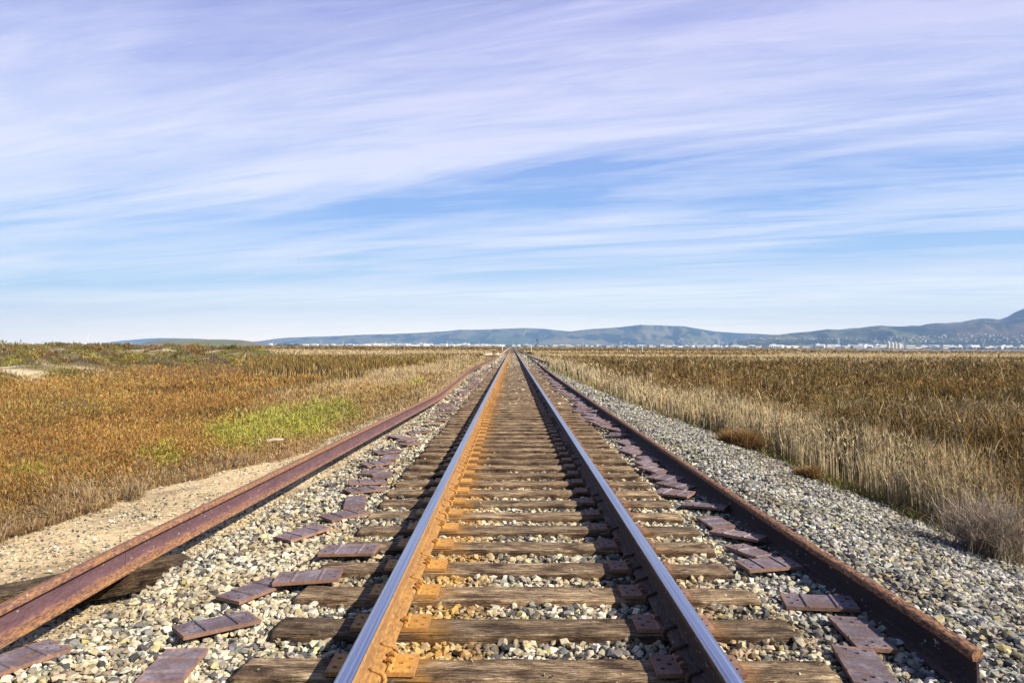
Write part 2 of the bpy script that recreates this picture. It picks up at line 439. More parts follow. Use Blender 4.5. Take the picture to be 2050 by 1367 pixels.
TIE0, TSP = 3.397 - .115, .496      # centre of the first tie, spacing
def tie_y(k): return TIE0 + TSP*k
def in_tie(x, y, m=.0):
    ph = (y - TIE0) / TSP; d = np.abs(ph - np.round(ph)) * TSP
    return (np.abs(x) < 1.36 + m) & (d < .108 + m)
def scatter(n, xr, yr, size):
    x = rng.uniform(*xr, n); y = rng.uniform(*yr, n)
    S = size * np.clip(rng.lognormal(0, .36, n), .3, 1.75) * .5
    return x, y, S
def ballast_density(x, y):
    l = lpath(y)
    d = np.ones(len(x))
    # sandy shoulder beyond the spare rail: sparse stones, denser next to the rail
    left = x < l + .02
    sp = .16 + .45*ss(x, l-.7, l) + .40*ss(fbm(x*1.5, y*1.5, 91), .5, .7)
    sp = np.where(y > 12, sp + .5, sp)
    sp = sp * ss(x, veg_edge_left(y)-.2, veg_edge_left(y)+.3)
    d = np.where(left, sp, d)
    e = veg_edge_right(y)
    d = np.where(x > e - 1.0, d * (1 - .85*ss(x, e-.9+.5*(fbm(x*2, y*2, 95)-.5), e+.3)), d)
    d = np.where(x > 3.3, d*(.55+.45*ss(fbm(x*1.2, y*.8, 97), .35, .5)), d)
    return d
def do_ballast(n, xr, yr, size, shapes, name, layers=1.0):
    x, y, S = scatter(n, xr, yr, size)
    vis = (np.abs(x - CAMX) < (y + .3)*.80 + .4)
    keep = vis & (rng.random(n) < ballast_density(x, y)) & ~in_tie(x, y, .008)
    x, y, S = x[keep], y[keep], S[keep]
    # smaller stones lie on the shoulder
    left = x < lpath(y)
    S = np.where(left, S*.62, S)
    z = ground_z(x, y) + S*rng.uniform(.1, 1.0, len(x))
    tie = np.abs(x) < 1.42
    z = np.where(tie, np.minimum(z + .014, -S*.2 - .008), z)
    return np.stack([x, y, z], -1), S
P1, S1 = do_ballast(104000, (-5.2, 5.6), (2.55, 8.5), .0375, STN, 'b')
P2, S2 = do_ballast(88000, (-5.2, 5.6), (8.5, 18), .043, STN, 'b')
P3, S3 = do_ballast(65000, (-4.6, 5.2), (18, 48), .075, STN, 'b')
P4, S4 = do_ballast(22000, (-4.2, 4.6), (48, 130), .16, STN, 'b')
P0, S0 = do_ballast(70000, (-3.6, 4.4), (2.55, 6.5), .018, STN, 'b')
# loose stones lying on the ties
k = 340; tx = rng.uniform(-1.3, 1.3, k); tk = rng.integers(0, 60, k); ty = TIE0 + tk*TSP + rng.uniform(-.09, .09, k)
ts = rng.uniform(.004, .013, k); ok = (np.abs(np.abs(tx)-.76) > .27)
P5 = np.stack([tx, ty, ts*.3], -1)[ok]; S5 = ts[ok]
near = build_stones('ballast', np.concatenate([P0, P1, P5]), np.concatenate([S0, S1, S5]), STN, M_stone)
tag(near, 'crushed grey and cream ballast stones around the nearest ties and between the rails', 'gravel', kind='stuff')
mid = build_stones('ballast', np.concatenate([P2, P3, P4]), np.concatenate([S2, S3, S4])*1.0, STF, M_stone)
tag(mid, 'crushed pale ballast stones running away along the distant track', 'gravel', kind='stuff')

# ------------------------------------------------------------------ ties
def tie_mesh(seed):
    r = np.random.default_rng(seed)
    L, W, H = 2.74, .23, .17
    nx_ = 46; xs = np.linspace(-L/2, L/2, nx_)
    xs = np.sign(xs)*(1-(1-np.abs(xs)/(L/2))**1.25)*(L/2)
    cr = [( -.5, -1), (-.5, -.5), (-.5, -.10), (-.485, -.025), (-.455, 0), (-.25, 0), (-.1, 0), (.1, 0), (.25, 0), (.455, 0), (.485, -.025), (.5, -.10), (.5, -.5), (.5, -1)]
    m = len(cr); V = []
    for x in xs:
        e = min(1, (L/2-abs(x))/.012); wear = (1-e)**2
        sd = .5 + .5*math.sin(x*3+seed)
        for j, (a, b) in enumerate(cr):
            y = a*W; z = b*H
            y += .010*(float(vnoise(x*4, j*1.3+seed*7, seed))-.5) 
            if b > -.5:
                z += .012*(float(vnoise(x*3, j*.9+seed*3, seed+1))-.5) + .005*(float(vnoise(x*17, j*2.1, seed+2))-.5)
                edge = max(0, abs(a)-.3)/.2
                z -= edge*.007*float(vnoise(x*6, j+seed, seed+4)) + wear*(.008 + .012*edge)
                y *= 1 - .05*wear
            V.append((x + (.018*(float(vnoise(j*.8, seed*3.1, seed+5))-.5) if wear > .9 else 0), y, z))
    Fc = []
    for i_ in range(nx_-1):
        for j in range(m-1):
            Fc.append((i_*m+j, i_*m+j+1, (i_+1)*m+j+1, (i_+1)*m+j))
    Fc.append(tuple(range(m))[::-1]); Fc.append(tuple((nx_-1)*m+j for j in range(m)))
    me = bpy.data.meshes.new('railroad_tie'); me.from_pydata(V, [], [f[::-1] for f in Fc]); me.update()
    me.polygons.foreach_set('use_smooth', [len(p.vertices) == 4 for p in me.polygons])
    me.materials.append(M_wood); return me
TM = [tie_mesh(s) for s in range(9)]
# tie plate: slab with square holes and two shoulders across it
def plate_mesh(mat, name='tie_plate'):
    L, W, T = .40, .195, .020
    hl = [(-.165, -.045), (-.165, .045), (-.125, .0), (.165, .045), (.165, -.045), (.125, 0), (-.09, .055), (.09, -.055)]
    hs = .0105
    xc = sorted({-L/2, L/2, *[round(a+s, 4) for a, _ in hl for s in (-hs, hs)]})
    yc = sorted({-W/2, W/2, *[round(b+s, 4) for _, b in hl for s in (-hs, hs)]})
    def hole(i_, j): 
        mx = (xc[i_]+xc[i_+1])/2; my = (yc[j]+yc[j+1])/2
        return any(abs(mx-a) < hs and abs(my-b) < hs for a, b in hl)
    bm = bmesh.new(); vt = {}
    def v(i_, j, top):
        kk = (i_, j, top)
        if kk not in vt:
            vt[kk] = bm.verts.new((xc[i_], yc[j], T if top else 0))
        return vt[kk]
    nx_, ny_ = len(xc)-1, len(yc)-1
    for i_ in range(nx_):
        for j in range(ny_):
            if hole(i_, j): continue
            bm.faces.new((v(i_, j, 1), v(i_+1, j, 1), v(i_+1, j+1, 1), v(i_, j+1, 1)))
            bm.faces.new((v(i_, j+1, 0), v(i_+1, j+1, 0), v(i_+1, j, 0), v(i_, j, 0)))
            for di, dj, A, B in ((-1, 0, (i_, j+1), (i_, j)), (1, 0, (i_+1, j), (i_+1, j+1)), (0, -1, (i_, j), (i_+1, j)), (0, 1, (i_+1, j+1), (i_, j+1))):
                a, b_ = i_+di, j+dj
                if a < 0 or b_ < 0 or a >= nx_ or b_ >= ny_ or hole(a, b_):
                    bm.faces.new((v(*A, 0), v(*B, 0), v(*B, 1), v(*A, 1)))
    # shoulders
    for sx in (-1, 1):
        c = sx*.083
        pr = [(c-.010, T-.001), (c-.006, T+.008), (c+.005, T+.008), (c+.012, T-.001)]
        a = [bm.verts.new((p[0], -W/2+.001, p[1])) for p in pr]; b_ = [bm.verts.new((p[0], W/2-.001, p[1])) for p in pr]
        for q in range(3): bm.faces.new((a[q], a[q+1], b_[q+1], b_[q]))
        bm.faces.new(a[::-1]); bm.faces.new(b_)
    bm.normal_update()
    me = bpy.data.meshes.new(name); bm.to_mesh(me); bm.free(); me.materials.append(mat); return me
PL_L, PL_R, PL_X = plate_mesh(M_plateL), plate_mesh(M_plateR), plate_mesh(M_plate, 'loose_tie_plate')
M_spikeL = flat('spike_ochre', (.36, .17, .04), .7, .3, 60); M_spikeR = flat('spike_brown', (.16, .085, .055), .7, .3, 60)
def spike_mesh(mat):
    V, Fc = [], []
    # domed head with a lip towards the rail (towards -x), square shank
    box(V, Fc, -.008, .008, -.008, .008, -.06, .014)
    prof = [(-.020, .012, .011), (-.017, .020, .013), (-.004, .026, .013), (.012, .022, .012), (.016, .012, .011)]
    b = len(V)
    for (x, z, w) in prof: V += [(x, -w, z), (x, w, z), (x, -w*.9, z-.010), (x, w*.9, z-.010)]
    for k in range(4):
        a = b+k*4; c = a+4
        Fc += [(a, c, c+1, a+1), (a+2, a+3, c+3, c+2), (a, a+2, c+2, c), (a+1, c+1, c+3, a+3)]
    Fc += [(b, b+1, b+3, b+2), (b+16, b+18, b+19, b+17)]
    me = bpy.data.meshes.new('spike'); me.from_pydata(V, [], Fc); me.update(); me.materials.append(mat); return me
SPL, SPR = spike_mesh(M_spikeL), spike_mesh(M_spikeR)
RX = .7545
ORD = ['nearest', 'second', 'third', 'fourth', 'fifth', 'sixth', 'seventh', 'eighth', 'ninth', 'tenth', 'eleventh', 'twelfth', 'thirteenth', 'fourteenth', 'fifteenth', 'sixteenth', 'seventeenth', 'eighteenth', 'nineteenth', 'twentieth']
NT = 299
GT = 'wooden ties under the railway track'
for k in range(-1, NT-1):
    me = TM[(k*5+3) % len(TM)]
    o = bpy.data.objects.new('railroad_tie', me)
    o.location = (random.uniform(-.03, .03), tie_y(k)+random.uniform(-.012, .012), random.uniform(-.008, 0) if k > 25 else random.uniform(-.003, 0))
    o.rotation_euler = (0, 0, random.choice([0, math.pi]) + random.uniform(-.006, .006))
    flip = math.cos(o.rotation_euler.z) < 0
    if flip: o.rotation_euler.z -= math.pi      # keep the stain side; vary by mesh only
    link(o)
    if k < 0: lab = 'weathered wooden tie in front of all others, cut off by the bottom edge'
    elif k < 20: lab = 'weathered brown wooden tie, %s from the bottom edge, ballast either side' % ORD[k]
    elif k < 60: lab = 'brown wooden tie in the middle stretch of track beyond the twenty nearest'
    else: lab = 'tiny brown wooden tie far up the track, one of the closely spaced lines'
    tag(o, lab, 'railway tie', GT)
    if k < 110:
        for side, pm in ((-1, PL_L), (1, PL_R)):
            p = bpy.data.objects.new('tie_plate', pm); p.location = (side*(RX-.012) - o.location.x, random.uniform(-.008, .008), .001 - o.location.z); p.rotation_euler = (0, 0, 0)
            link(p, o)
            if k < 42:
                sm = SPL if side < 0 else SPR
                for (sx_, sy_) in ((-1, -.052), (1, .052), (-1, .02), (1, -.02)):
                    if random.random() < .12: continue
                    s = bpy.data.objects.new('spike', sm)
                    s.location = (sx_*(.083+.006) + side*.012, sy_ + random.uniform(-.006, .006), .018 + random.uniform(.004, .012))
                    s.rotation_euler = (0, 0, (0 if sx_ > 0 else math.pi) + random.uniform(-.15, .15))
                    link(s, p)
# remaining ties as one
V, Fc = [], []
for k in range(NT-1, 1500):
    y = tie_y(k); box(V, Fc, -1.37, 1.37, y-.115, y+.115, -.17, 0)
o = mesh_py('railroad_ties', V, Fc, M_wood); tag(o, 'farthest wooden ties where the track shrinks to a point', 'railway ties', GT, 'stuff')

# ------------------------------------------------------------------ rails
HEAD = [(-.0365, .150), (-.0365, .170), (-.033, .1775), (-.026, .182), (-.013, .1845), (0, .1855), (.013, .1845), (.026, .182), (.033, .1775), (.0365, .170), (.0365, .150), (.030, .1425), (.013, .1375), (-.013, .1375), (-.030, .1425)]
WEB = [(.011, .1375), (.0088, .125), (.0088, .055), (.013, .036), (.024, .0295), (-.024, .0295), (-.013, .036), (-.0088, .055), (-.0088, .125), (-.011, .1375)]
FOOT = [(-.076, 0), (-.076, .010), (-.072, .013), (-.024, .0295), (.024, .0295), (.072, .013), (.076, .010), (.076, 0)]
def sweep(name, prof, path, mat, parent, z0=0.0, cut=0.0):
    m = len(prof); V = []
    for i_, (x, y, z, t) in enumerate(path):
        a = path[max(i_-1, 0)]; b = path[min(i_+1, len(path)-1)]
        d = Vector((b[0]-a[0], b[1]-a[1], 0)).normalized(); n = Vector((d.y, -d.x, 0))
        ct, st = math.cos(t), math.sin(t)
        for (px, pz) in prof:
            lx = px*ct + pz*st; lz = -px*st + pz*ct
            yy = (cut*(px+.04)) if i_ == 0 else 0
            V.append((x + n.x*lx, y + n.y*lx + yy, z + lz))
    Fc = []
    for i_ in range(len(path)-1):
        for j in range(m):
            k2 = (j+1) % m; Fc.append((i_*m+j, i_*m+k2, (i_+1)*m+k2, (i_+1)*m+j))
    Fc.append(tuple(range(m))[::-1]); Fc.append(tuple((len(path)-1)*m+j for j in range(m)))
    # profile listed clockwise or not: fix with normals
    me = bpy.data.meshes.new(name); me.from_pydata(V, [], Fc); me.update()
    bm = bmesh.new(); bm.from_mesh(me); bmesh.ops.recalc_face_normals(bm, faces=bm.faces[:]); bm.to_mesh(me); bm.free()
    me.materials.append(mat)
    me.polygons.foreach_set('use_smooth', [False]*len(me.polygons))
    o = bpy.data.objects.new(name, me); link(o, parent)
    return o
def smooth_by_angle(o, ang=40):
    me = o.data; bm = bmesh.new(); bm.from_mesh(me)
    for f in bm.faces: f.smooth = True
    for e in bm.edges:
        if len(e.link_faces) == 2 and e.calc_face_angle(0) > R(ang): e.smooth = False
    bm.to_mesh(me); bm.free()
def anchor_mesh(mat):
    V, Fc = [], []
    pts = [(-.020, 0, .0365), (-.035, 0, .031), (-.055, .001, .0245), (-.072, .004, .020), (-.086, .010, .012), (-.092, .017, -.004), (-.088, .022, -.020), (-.076, .024, -.026), (-.03, .024, -.022), (.06, .024, -.016)]
    tube(V, Fc, pts, [.008, .009, .010, .011, .012, .012, .011, .010, .009, .008], 7)
    me = bpy.data.meshes.new('rail_anchor'); me.from_pydata(V, [], Fc); me.update()
    me.polygons.foreach_set('use_smooth', [True]*len(me.polygons)); me.materials.append(mat); return me
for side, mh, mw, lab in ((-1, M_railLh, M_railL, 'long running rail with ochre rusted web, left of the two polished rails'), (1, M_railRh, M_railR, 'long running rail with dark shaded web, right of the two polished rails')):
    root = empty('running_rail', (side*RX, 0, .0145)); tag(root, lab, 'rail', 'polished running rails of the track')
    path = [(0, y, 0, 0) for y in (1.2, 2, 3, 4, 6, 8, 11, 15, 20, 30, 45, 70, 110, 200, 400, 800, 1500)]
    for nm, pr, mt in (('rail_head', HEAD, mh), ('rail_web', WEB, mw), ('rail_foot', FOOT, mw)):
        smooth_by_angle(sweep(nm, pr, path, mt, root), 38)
    am = anchor_mesh(mw)
    cnt = 0
    for k in range(0, 60):
        if random.random() < .30 and k > 3: continue
        for s in (-1, 1):
            if random.random() < .25: continue
            if cnt >= 99: break
            a = bpy.data.objects.new('rail_anchor', am)
            a.location = (0, tie_y(k)+s*.135, 0); a.scale = (side, s, 1); a.rotation_euler = (0, 0, random.uniform(-.05, .05))
            # hooks on the inside of the track
            a.scale = (1 if side > 0 else -1, s, 1)
            link(a, root); cnt += 1
def spare(name, path, loc, mats, label, group, cut=0):
    root = empty(name, loc); tag(root, label, 'rail', group)
    pp = [(x-loc[0], y-loc[1], z-loc[2], t) for x, y, z, t in path]
    for nm, pr in (('rail_head', HEAD), ('rail_web', WEB), ('rail_foot', FOOT)):
        smooth_by_angle(sweep(nm, pr, pp, mats, root, cut=cut), 38)
    return root
GS = 'rusty spare rails lying beside the track'
ZL = -.085
def lz(y): return ZL + .0*y
yj = 4.93
ya = list(np.linspace(1.2, yj-.004, 8)); yb = [yj+.004, 5.2, 5.5, 6, 7, 8, 9, 10, 11, 12, 13, 14, 15, 16, 17, 18, 19, 20, 21, 22, 24, 26, 28, 30, 33, 36, 39, 42, 46, 50, 55, 60, 66, 74, 82, 92, 104, 118]
spare('spare_rail', [(float(lpath(y)), y, ZL, 0) for y in ya], (float(lpath(3)), 3, ZL), M_spare, 'rusty purple spare rail at the bottom left corner, ending at a thin joint', GS)
spare('spare_rail', [(float(lpath(y)), y, ZL + .02*math.sin((y-yj)*.2)*(1-math.exp(-(y-yj))), 0) for y in yb], (float(lpath(10)), 10, ZL), M_spare, 'long wavy rusty spare rail left of the track, beyond the joint', GS)
spare('spare_rail', [(float(lpath(y))+.33+.001*y, y, ZL+.02, 0) for y in (46, 55, 65, 80, 100, 130, 180, 240)], (-2.1, 100, ZL), M_spare, 'distant brown spare rail close beside the long wavy rail on the left', GS)
RPY = [3.16, 4.1, 4.8, 6, 8, 10, 12.8, 16, 20, 25, 31, 40, 50, 62, 78, 98]; RPX = [1.975, 1.97, 1.945, 1.93, 1.915, 1.91, 1.90, 1.885, 1.875, 1.865, 1.86, 1.88, 1.95, 2.0, 2.03, 2.0]
spare('spare_rail', [(x, y, -.055, -.03) for x, y in zip(RPX, RPY)], (1.95, 4, -.055), M_spareR, 'dark rusty spare rail right of the track with its cut end at the bottom', GS, cut=.5)
spare('spare_rail', [(x, y, -.05, 0) for x, y in ((2.95, 62), (2.7, 72), (2.45, 86), (2.3, 105), (2.2, 140), (2.1, 200), (2.2, 280))], (2.5, 80, -.05), M_spareR, 'distant dark spare rail slanting out to the right of the track', GS)

# ------------------------------------------------------------------ loose plates
LR = [((1706,1302),(1772,1402)), ((1691,1240),(1760,1306)), ((1592,1206),(1688,1212)), ((1498,1139),(1577,1133)), ((1484,1101),(1541,1120)), ((1450,1070),(1506,1081)), ((1412,1034),(1453,1062)), ((1388,1014),(1436,1020)),
      ((1322,984),(1378,993)), ((1315,967),(1392,984)), ((1300,952),(1366,965)), ((1275,935),(1341,952)), ((1268,921),(1323,940)), ((1281,914),(1310,926)), ((1240,899),(1288,911)), ((1250,893),(1275,904)), ((1238,882),(1270,892))]
LL = [((371,1307),(318,1372)), ((350,1275),(513,1234)), ((455,1205),(557,1165)), ((550,1159),(685,1156)), ((640,1102),(761,1105)), ((551,1084),(659,1055)), ((638,1043),(740,1022)), ((714,996),(709,1018)), ((686,988),(770,976)), ((708,968),(762,965)),
      ((771,945),(763,960)), ((725,953),(772,938)), ((731,932),(778,926)), ((785,912),(776,922)), ((755,907),(797,903)), ((808,892),(834,887)), ((802,885),(828,878)), ((786,874),(806,877)), ((820,867),(855,865)), ((-10,1340),(82,1306))]
def put_plate(c, yaw, pitch, roll, label, grp, mesh=PL_X):
    o = bpy.data.objects.new('loose_tie_plate', mesh); o.location = c
    o.rotation_euler = Euler((roll, pitch, yaw)); link(o); return tag(o, label, 'tie plate', grp)
posR = ['at the bottom edge beside the cut rail end', 'second from the bottom, slanting toward the cut rail end', 'third from the bottom, just touching the dark spare rail', 'fourth from the bottom, long and pointed', 'fifth from the bottom, overlapped by the pointed one below',
        'sixth from the bottom, nearly square on', 'seventh from the bottom, tucked under its neighbour', 'eighth from the bottom, propped up square', 'ninth from the bottom with a thick shaded edge', 'tenth from the bottom, long and thin', 'eleventh from the bottom', 'twelfth from the bottom', 'thirteenth from the bottom, in the overlapping cluster', 'fourteenth from the bottom, in the overlapping cluster', 'fifteenth from the bottom', 'sixteenth from the bottom', 'seventeenth from the bottom']
GR, GL = 'loose tie plates strewn right of the track', 'loose tie plates strewn left of the track'
for i_, (a, b) in enumerate(LR):
    z = -.028
    A, B = at_z(*a, z), at_z(*b, z); c = (A+B)/2; yaw = math.atan2(B.y-A.y, B.x-A.x)
    if i_ == 0: c = A + (B-A).normalized()*.2
    ov = .012 if i_ in (3, 5, 7, 11, 9) else 0
    put_plate((c.x, c.y, z + ov), yaw, random.uniform(-.05, .05), random.uniform(-.05, .07) + (.08 if i_ > 7 else 0), 'rusty purple plate right of track, ' + posR[i_], GR)
posL = ['wide one at the bottom edge', 'long orange edged one slanting above the bottom one', 'third from the bottom, slanting', 'fourth from the bottom, flat with orange end', 'fifth from the bottom, lying flat on a tie end', 'sixth from the bottom, thin and slanting', 'seventh from the bottom, long and slanting', 'eighth from the bottom, squarish', 'ninth from the bottom, long', 'tenth from the bottom, pointed',
        'eleventh from the bottom, squarish with pale edge', 'twelfth from the bottom, thin', 'thirteenth from the bottom, pointed', 'fourteenth from the bottom', 'fifteenth from the bottom', 'sixteenth from the bottom', 'seventeenth from the bottom', 'eighteenth from the bottom', 'nineteenth from the bottom', 'half buried at the bottom left corner']
for i_, (a, b) in enumerate(LL):
    z = -.030 if i_ not in (3, 4) else .012
    if i_ == 19: z = -.06
    A, B = at_z(*a, z), at_z(*b, z); c = (A+B)/2; yaw = math.atan2(B.y-A.y, B.x-A.x)
    if yaw > math.pi/2: yaw -= math.pi
    if yaw < -math.pi/2: yaw += math.pi
    put_plate((c.x, c.y, z), yaw, random.uniform(-.05, .05), random.uniform(-.03, .08), 'rusty purple plate left of track, ' + posL[i_], GL)
y = 12.0
while y < 62:
    x = 1.62 + .08*math.sin(y*.7) + random.uniform(-.10, .08)
    put_plate((x, y, -.028 + random.uniform(0, .05)), random.uniform(-1.1, .5), random.uniform(-.12, .12), random.uniform(-.05, .15), 'small distant plate in the row between the ties and dark spare rail', GR)
    y += random.uniform(.26, .50) * (1 + max(0, y-30)*.03)
y = 13.6
while y < 62:
    x = -1.62 + .10*math.sin(y*.55) + random.uniform(-.12, .10)
    put_plate((x, y, -.028 + random.uniform(0, .04)), random.uniform(-.3, .9), random.uniform(-.1, .1), random.uniform(-.05, .12), 'small distant plate in the scattered row at the left tie ends', GL)
    y += random.uniform(.40, 1.0) * (1 + max(0, y-30)*.03)

# old timbers under the left spare rail
def old_timber(p, q, z, w, label, group='old timbers by the left spare rail', h=.15):
    A, B = at_z(*p, z), at_z(*q, z); d = B-A
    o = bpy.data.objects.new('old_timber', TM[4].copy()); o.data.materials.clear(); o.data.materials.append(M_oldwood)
    o.location = (A+B)/2; o.rotation_euler = (0, 0, math.atan2(d.y, d.x)); o.scale = (d.length/2.74, w/.23, h/.17); link(o)
    tag(o, label, 'timber', group)
old_timber((-60, 1190), (378, 1112), ZL-.004, .26, 'old grey brown timber lying across under the left spare rail')
old_timber((-60, 1345), (84, 1285), ZL-.05, .16, 'dark weathered timber stub under the spare rail at the bottom left corner')

# ------------------------------------------------------------------ vegetation
def blades(name, B, H, Wd, lean, base, tip, mat, az=None, bend=.5, kink=None):
    """B (n,3) roots, H heights, Wd widths, lean (n,2) horizontal tip offset, colours (n,3)"""
    n = len(B)
    if az is None: az = rng.uniform(-.9, .9, n)
    wx = np.cos(az)*Wd*.5; wy = np.sin(az)*Wd*.5
    wv = np.stack([wx, wy, np.zeros(n)], -1)
    mid_ = B + np.stack([lean[:, 0]*bend*.5, lean[:, 1]*bend*.5, H*.62], -1)
    tp = B + np.stack([lean[:, 0], lean[:, 1], H], -1)
    V = np.stack([B-wv, B+wv, mid_-wv*.8, mid_+wv*.8, tp], 1).reshape(-1, 3)
    f = np.array([[0, 1, 3], [0, 3, 2], [2, 3, 4]])
    FF = (f[None] + (np.arange(n)*5)[:, None, None]).reshape(-1, 3)
    md = (base+tip)/2
    C = np.stack([base, base, md, md, tip], 1).reshape(-1, 3)
    return mesh_np(name, V, FF, mat, C, False)
def leaf_mat(name, trans=.25):
    m, nt, b = newmat(name); g = G(nt)
    a = g.n('Attribute', attribute_name='tone')
    g.l(a.outputs['Color'], b.inputs['Base Color']); b.inputs['Roughness'].default_value = .75; b.inputs['Specular IOR Level'].default_value = .2
    if trans:
        t = g.n('BsdfTranslucent'); g.l(a.outputs['Color'], t.inputs[0]); mx = g.n('MixShader'); mx.inputs[0].default_value = trans
        g.l(b.outputs[0], mx.inputs[1]); g.l(t.outputs[0], mx.inputs[2])
        out = [x for x in nt.nodes if x.type == 'OUTPUT_MATERIAL'][0]; g.l(mx.outputs[0], out.inputs[0])
    return m
M_leaf = leaf_mat('plant_blades', .22)
def sample_view(n, d0, d1, h, u0, u1):
    """points spread evenly over what a viewer sees of a flat field: denser near, thinner far"""
    q = rng.uniform(1/d1, 1/d0, n); d = 1/q
    u = rng.uniform(u0, u1, n); x = CAMX + (u-1025)/F*d
    return x, d
def pick(cols, n, jit=.15, w=None):
    cols = np.array(cols); k = rng.choice(len(cols), n, p=w)
    return np.clip(cols[k]*rng.uniform(1-jit, 1+jit, (n, 1))*(1+rng.normal(0, .04, (n, 3))), .01, .9)
# --- left pickleweed
OR = [(.40, .215, .05), (.34, .175, .045), (.48, .28, .075), (.27, .13, .04), (.40, .27, .075), (.48, .36, .14)]
OL = [(.16, .13, .035), (.22, .19, .05), (.12, .085, .035), (.26, .16, .05), (.17, .09, .04)]
GN = [(.30, .32, .045), (.42, .42, .06), (.50, .48, .09), (.24, .26, .04), (.46, .40, .12)]
DRY = [(.42, .31, .17), (.50, .39, .23), (.33, .23, .13), (.25, .16, .08)]
OLP = np.array([(.14, .12, .035), (.22, .19, .045), (.20, .155, .12), (.36, .31, .055), (.13, .10, .04), (.26, .13, .04), (.19, .22, .05), (.24, .19, .14)])
def left_zone(x, y):
    n = len(x)
    c = pick(OR, n, .2)
    lv = levee(x, y)
    t = fbm(x*.3, y*.3, 70)
    ki = np.clip(((fbm(x*.42, y*.30, 170, 3)-.22)/.56*8 + rng.normal(0, .45, n)), 0, 7.99).astype(int)
    ol = OLP[ki]*rng.uniform(.7, 1.25, (n, 1))
    m_ol = np.clip(ss(lv, .03, .3)*.95 + ss(t, .56, .66)*.5 + ss(y, 45, 90)*.4, 0, 1)
    c = np.where((rng.random(n) < m_ol)[:, None], ol, c)
    gp = np.maximum.reduce([px_blob(x, y, 575, 872, 110, 34), px_blob(x, y, 490, 900, 85, 34), px_blob(x, y, 650, 848, 75, 26), px_blob(x, y, 325, 945, 45, 12), .5*px_blob(x, y, 60, 990, 50, 16), 1.2*px_blob(x, y, 830, 782, 18, 9)])
    gp = gp*(.55+.9*fbm(x*1.5, y*1.5, 72))
    gl = np.maximum(px_blob(x, y, 255, 738, 45, 8, .2), .8*px_blob(x, y, 90, 712, 70, 7, 1.0)) * ss(lv, .1, .3)
    c = np.where((rng.random(n) < np.clip(np.maximum(gp*1.4, gl*1.2)-.15, 0, .95))[:, None], pick(GN, n, .2), c)
    # dry brown rim next to the sand
    e = veg_edge_left(y) - x
    m_dry = (1-ss(e, .2, 1.3))*.75*ss(y, 3, 5)*(1-gp)
    c = np.where((rng.random(n) < m_dry)[:, None], pick(DRY, n, .2), c)
    # large scale tint
    br = .66 + .68*fbm(x*.5, y*.5, 73)
    c = c*br[:, None]
    tn = ss(fbm(x*.22, y*.18, 76, 3), .42, .62)[:, None]
    c = c*(1 - tn*np.array((.10, .17, .16)))
    return c, gp
N = 800000
x1, y1 = sample_view(N, 3.4, 115, 2, -330, 1030)
e = veg_edge_left(y1) - x1
h_rough = fbm(x1*2.2, y1*2.2, 74)
ok = (e > -.25 + .7*h_rough - .2) & (x1 < -2.9)
ok &= ~((rng.random(N) < sandpatch(x1, y1)*.985))
far_l = (y1 > 40) & (x1 > -24 - .12*(y1-40)*1.0) 
ok &= ~(far_l & (rng.random(N) < .8))
x1, y1, e, h_rough = x1[ok], y1[ok], e[ok], h_rough[ok]
c1, gp = left_zone(x1, y1)
n = len(x1)
can = (.10 + .32*ss(e, .0, 1.4)*(.45+.9*h_rough)) * (1 - .35*ss(levee(x1, y1), .1, .4))
clump = fbm(x1*5, y1*5, 75, 3)
can = can*(.65+.7*clump) + .42*ss(levee(x1, y1), .05, .3)*ss(fbm(x1*.75, y1*.5, 78, 3), .42, .66)
gz1 = ground_z(x1, y1)
zb = gz1 + can*rng.uniform(.05, .95, n)**.55 - .02
el = rng.uniform(-.15, 1.35, n); azm = rng.uniform(0, 2*math.pi, n)
sz = np.maximum(.055, np.minimum(y1*.0044, .13+y1*.0008))*rng.uniform(.6, 1.5, n)
Hh = sz*np.sin(el); ln = np.stack([np.cos(azm)*np.cos(el)*sz, np.sin(azm)*np.cos(el)*sz], -1)
Wd = np.maximum(.0068, y1*.00115)*rng.uniform(.7, 1.4, n)
o = blades('pickleweed', np.stack([x1, y1, zb], -1), Hh, Wd, ln, c1*.72, c1*1.12, M_leaf, az=rng.uniform(0, math.pi, n))
tag(o, 'low orange brown marsh plants with green patches covering the left side', 'ground cover', kind='stuff')
# low rounded clumps of scrub on the bank
nc = 760
xc_, yc_ = sample_view(nc*4, 33, 120, 2, -330, 540)
lvc = levee(xc_, yc_); okc = (lvc > .10) & (rng.random(len(xc_)) > sandpatch(xc_, yc_)*.97) & (np.abs(fbm(xc_*.2, yc_*.2, 180)-.5) < .25)
xc_, yc_ = xc_[okc][:nc], yc_[okc][:nc]; nc = len(xc_); per = 230
rc = rng.uniform(.35, 1.1, nc)*(.7+yc_*.006); hc = rc*rng.uniform(.28, .55, nc)
ci = rng.integers(0, len(OLP), nc); cc0 = OLP[ci]*rng.uniform(.65, 1.35, (nc, 1))
ph = rng.uniform(0, 6.28, (nc, per)); rr_ = np.sqrt(rng.random((nc, per)))
xb = (xc_[:, None] + np.cos(ph)*rr_*rc[:, None]).ravel(); yb_ = (yc_[:, None] + np.sin(ph)*rr_*rc[:, None]).ravel()
zb = (hc[:, None]*np.sqrt(np.clip(1-rr_**2, 0, 1))*rng.uniform(.6, 1.05, (nc, per))).ravel() + ground_z(xb, yb_)
cb = np.repeat(cc0, per, 0)*rng.uniform(.6, 1.4, (nc*per, 1)); m_ = len(xb)
s_ = np.maximum(.09, yb_*.0022)*rng.uniform(.6, 1.4, m_); a = rng.uniform(0, 6.28, m_); e_l = rng.uniform(-.2, 1.3, m_)
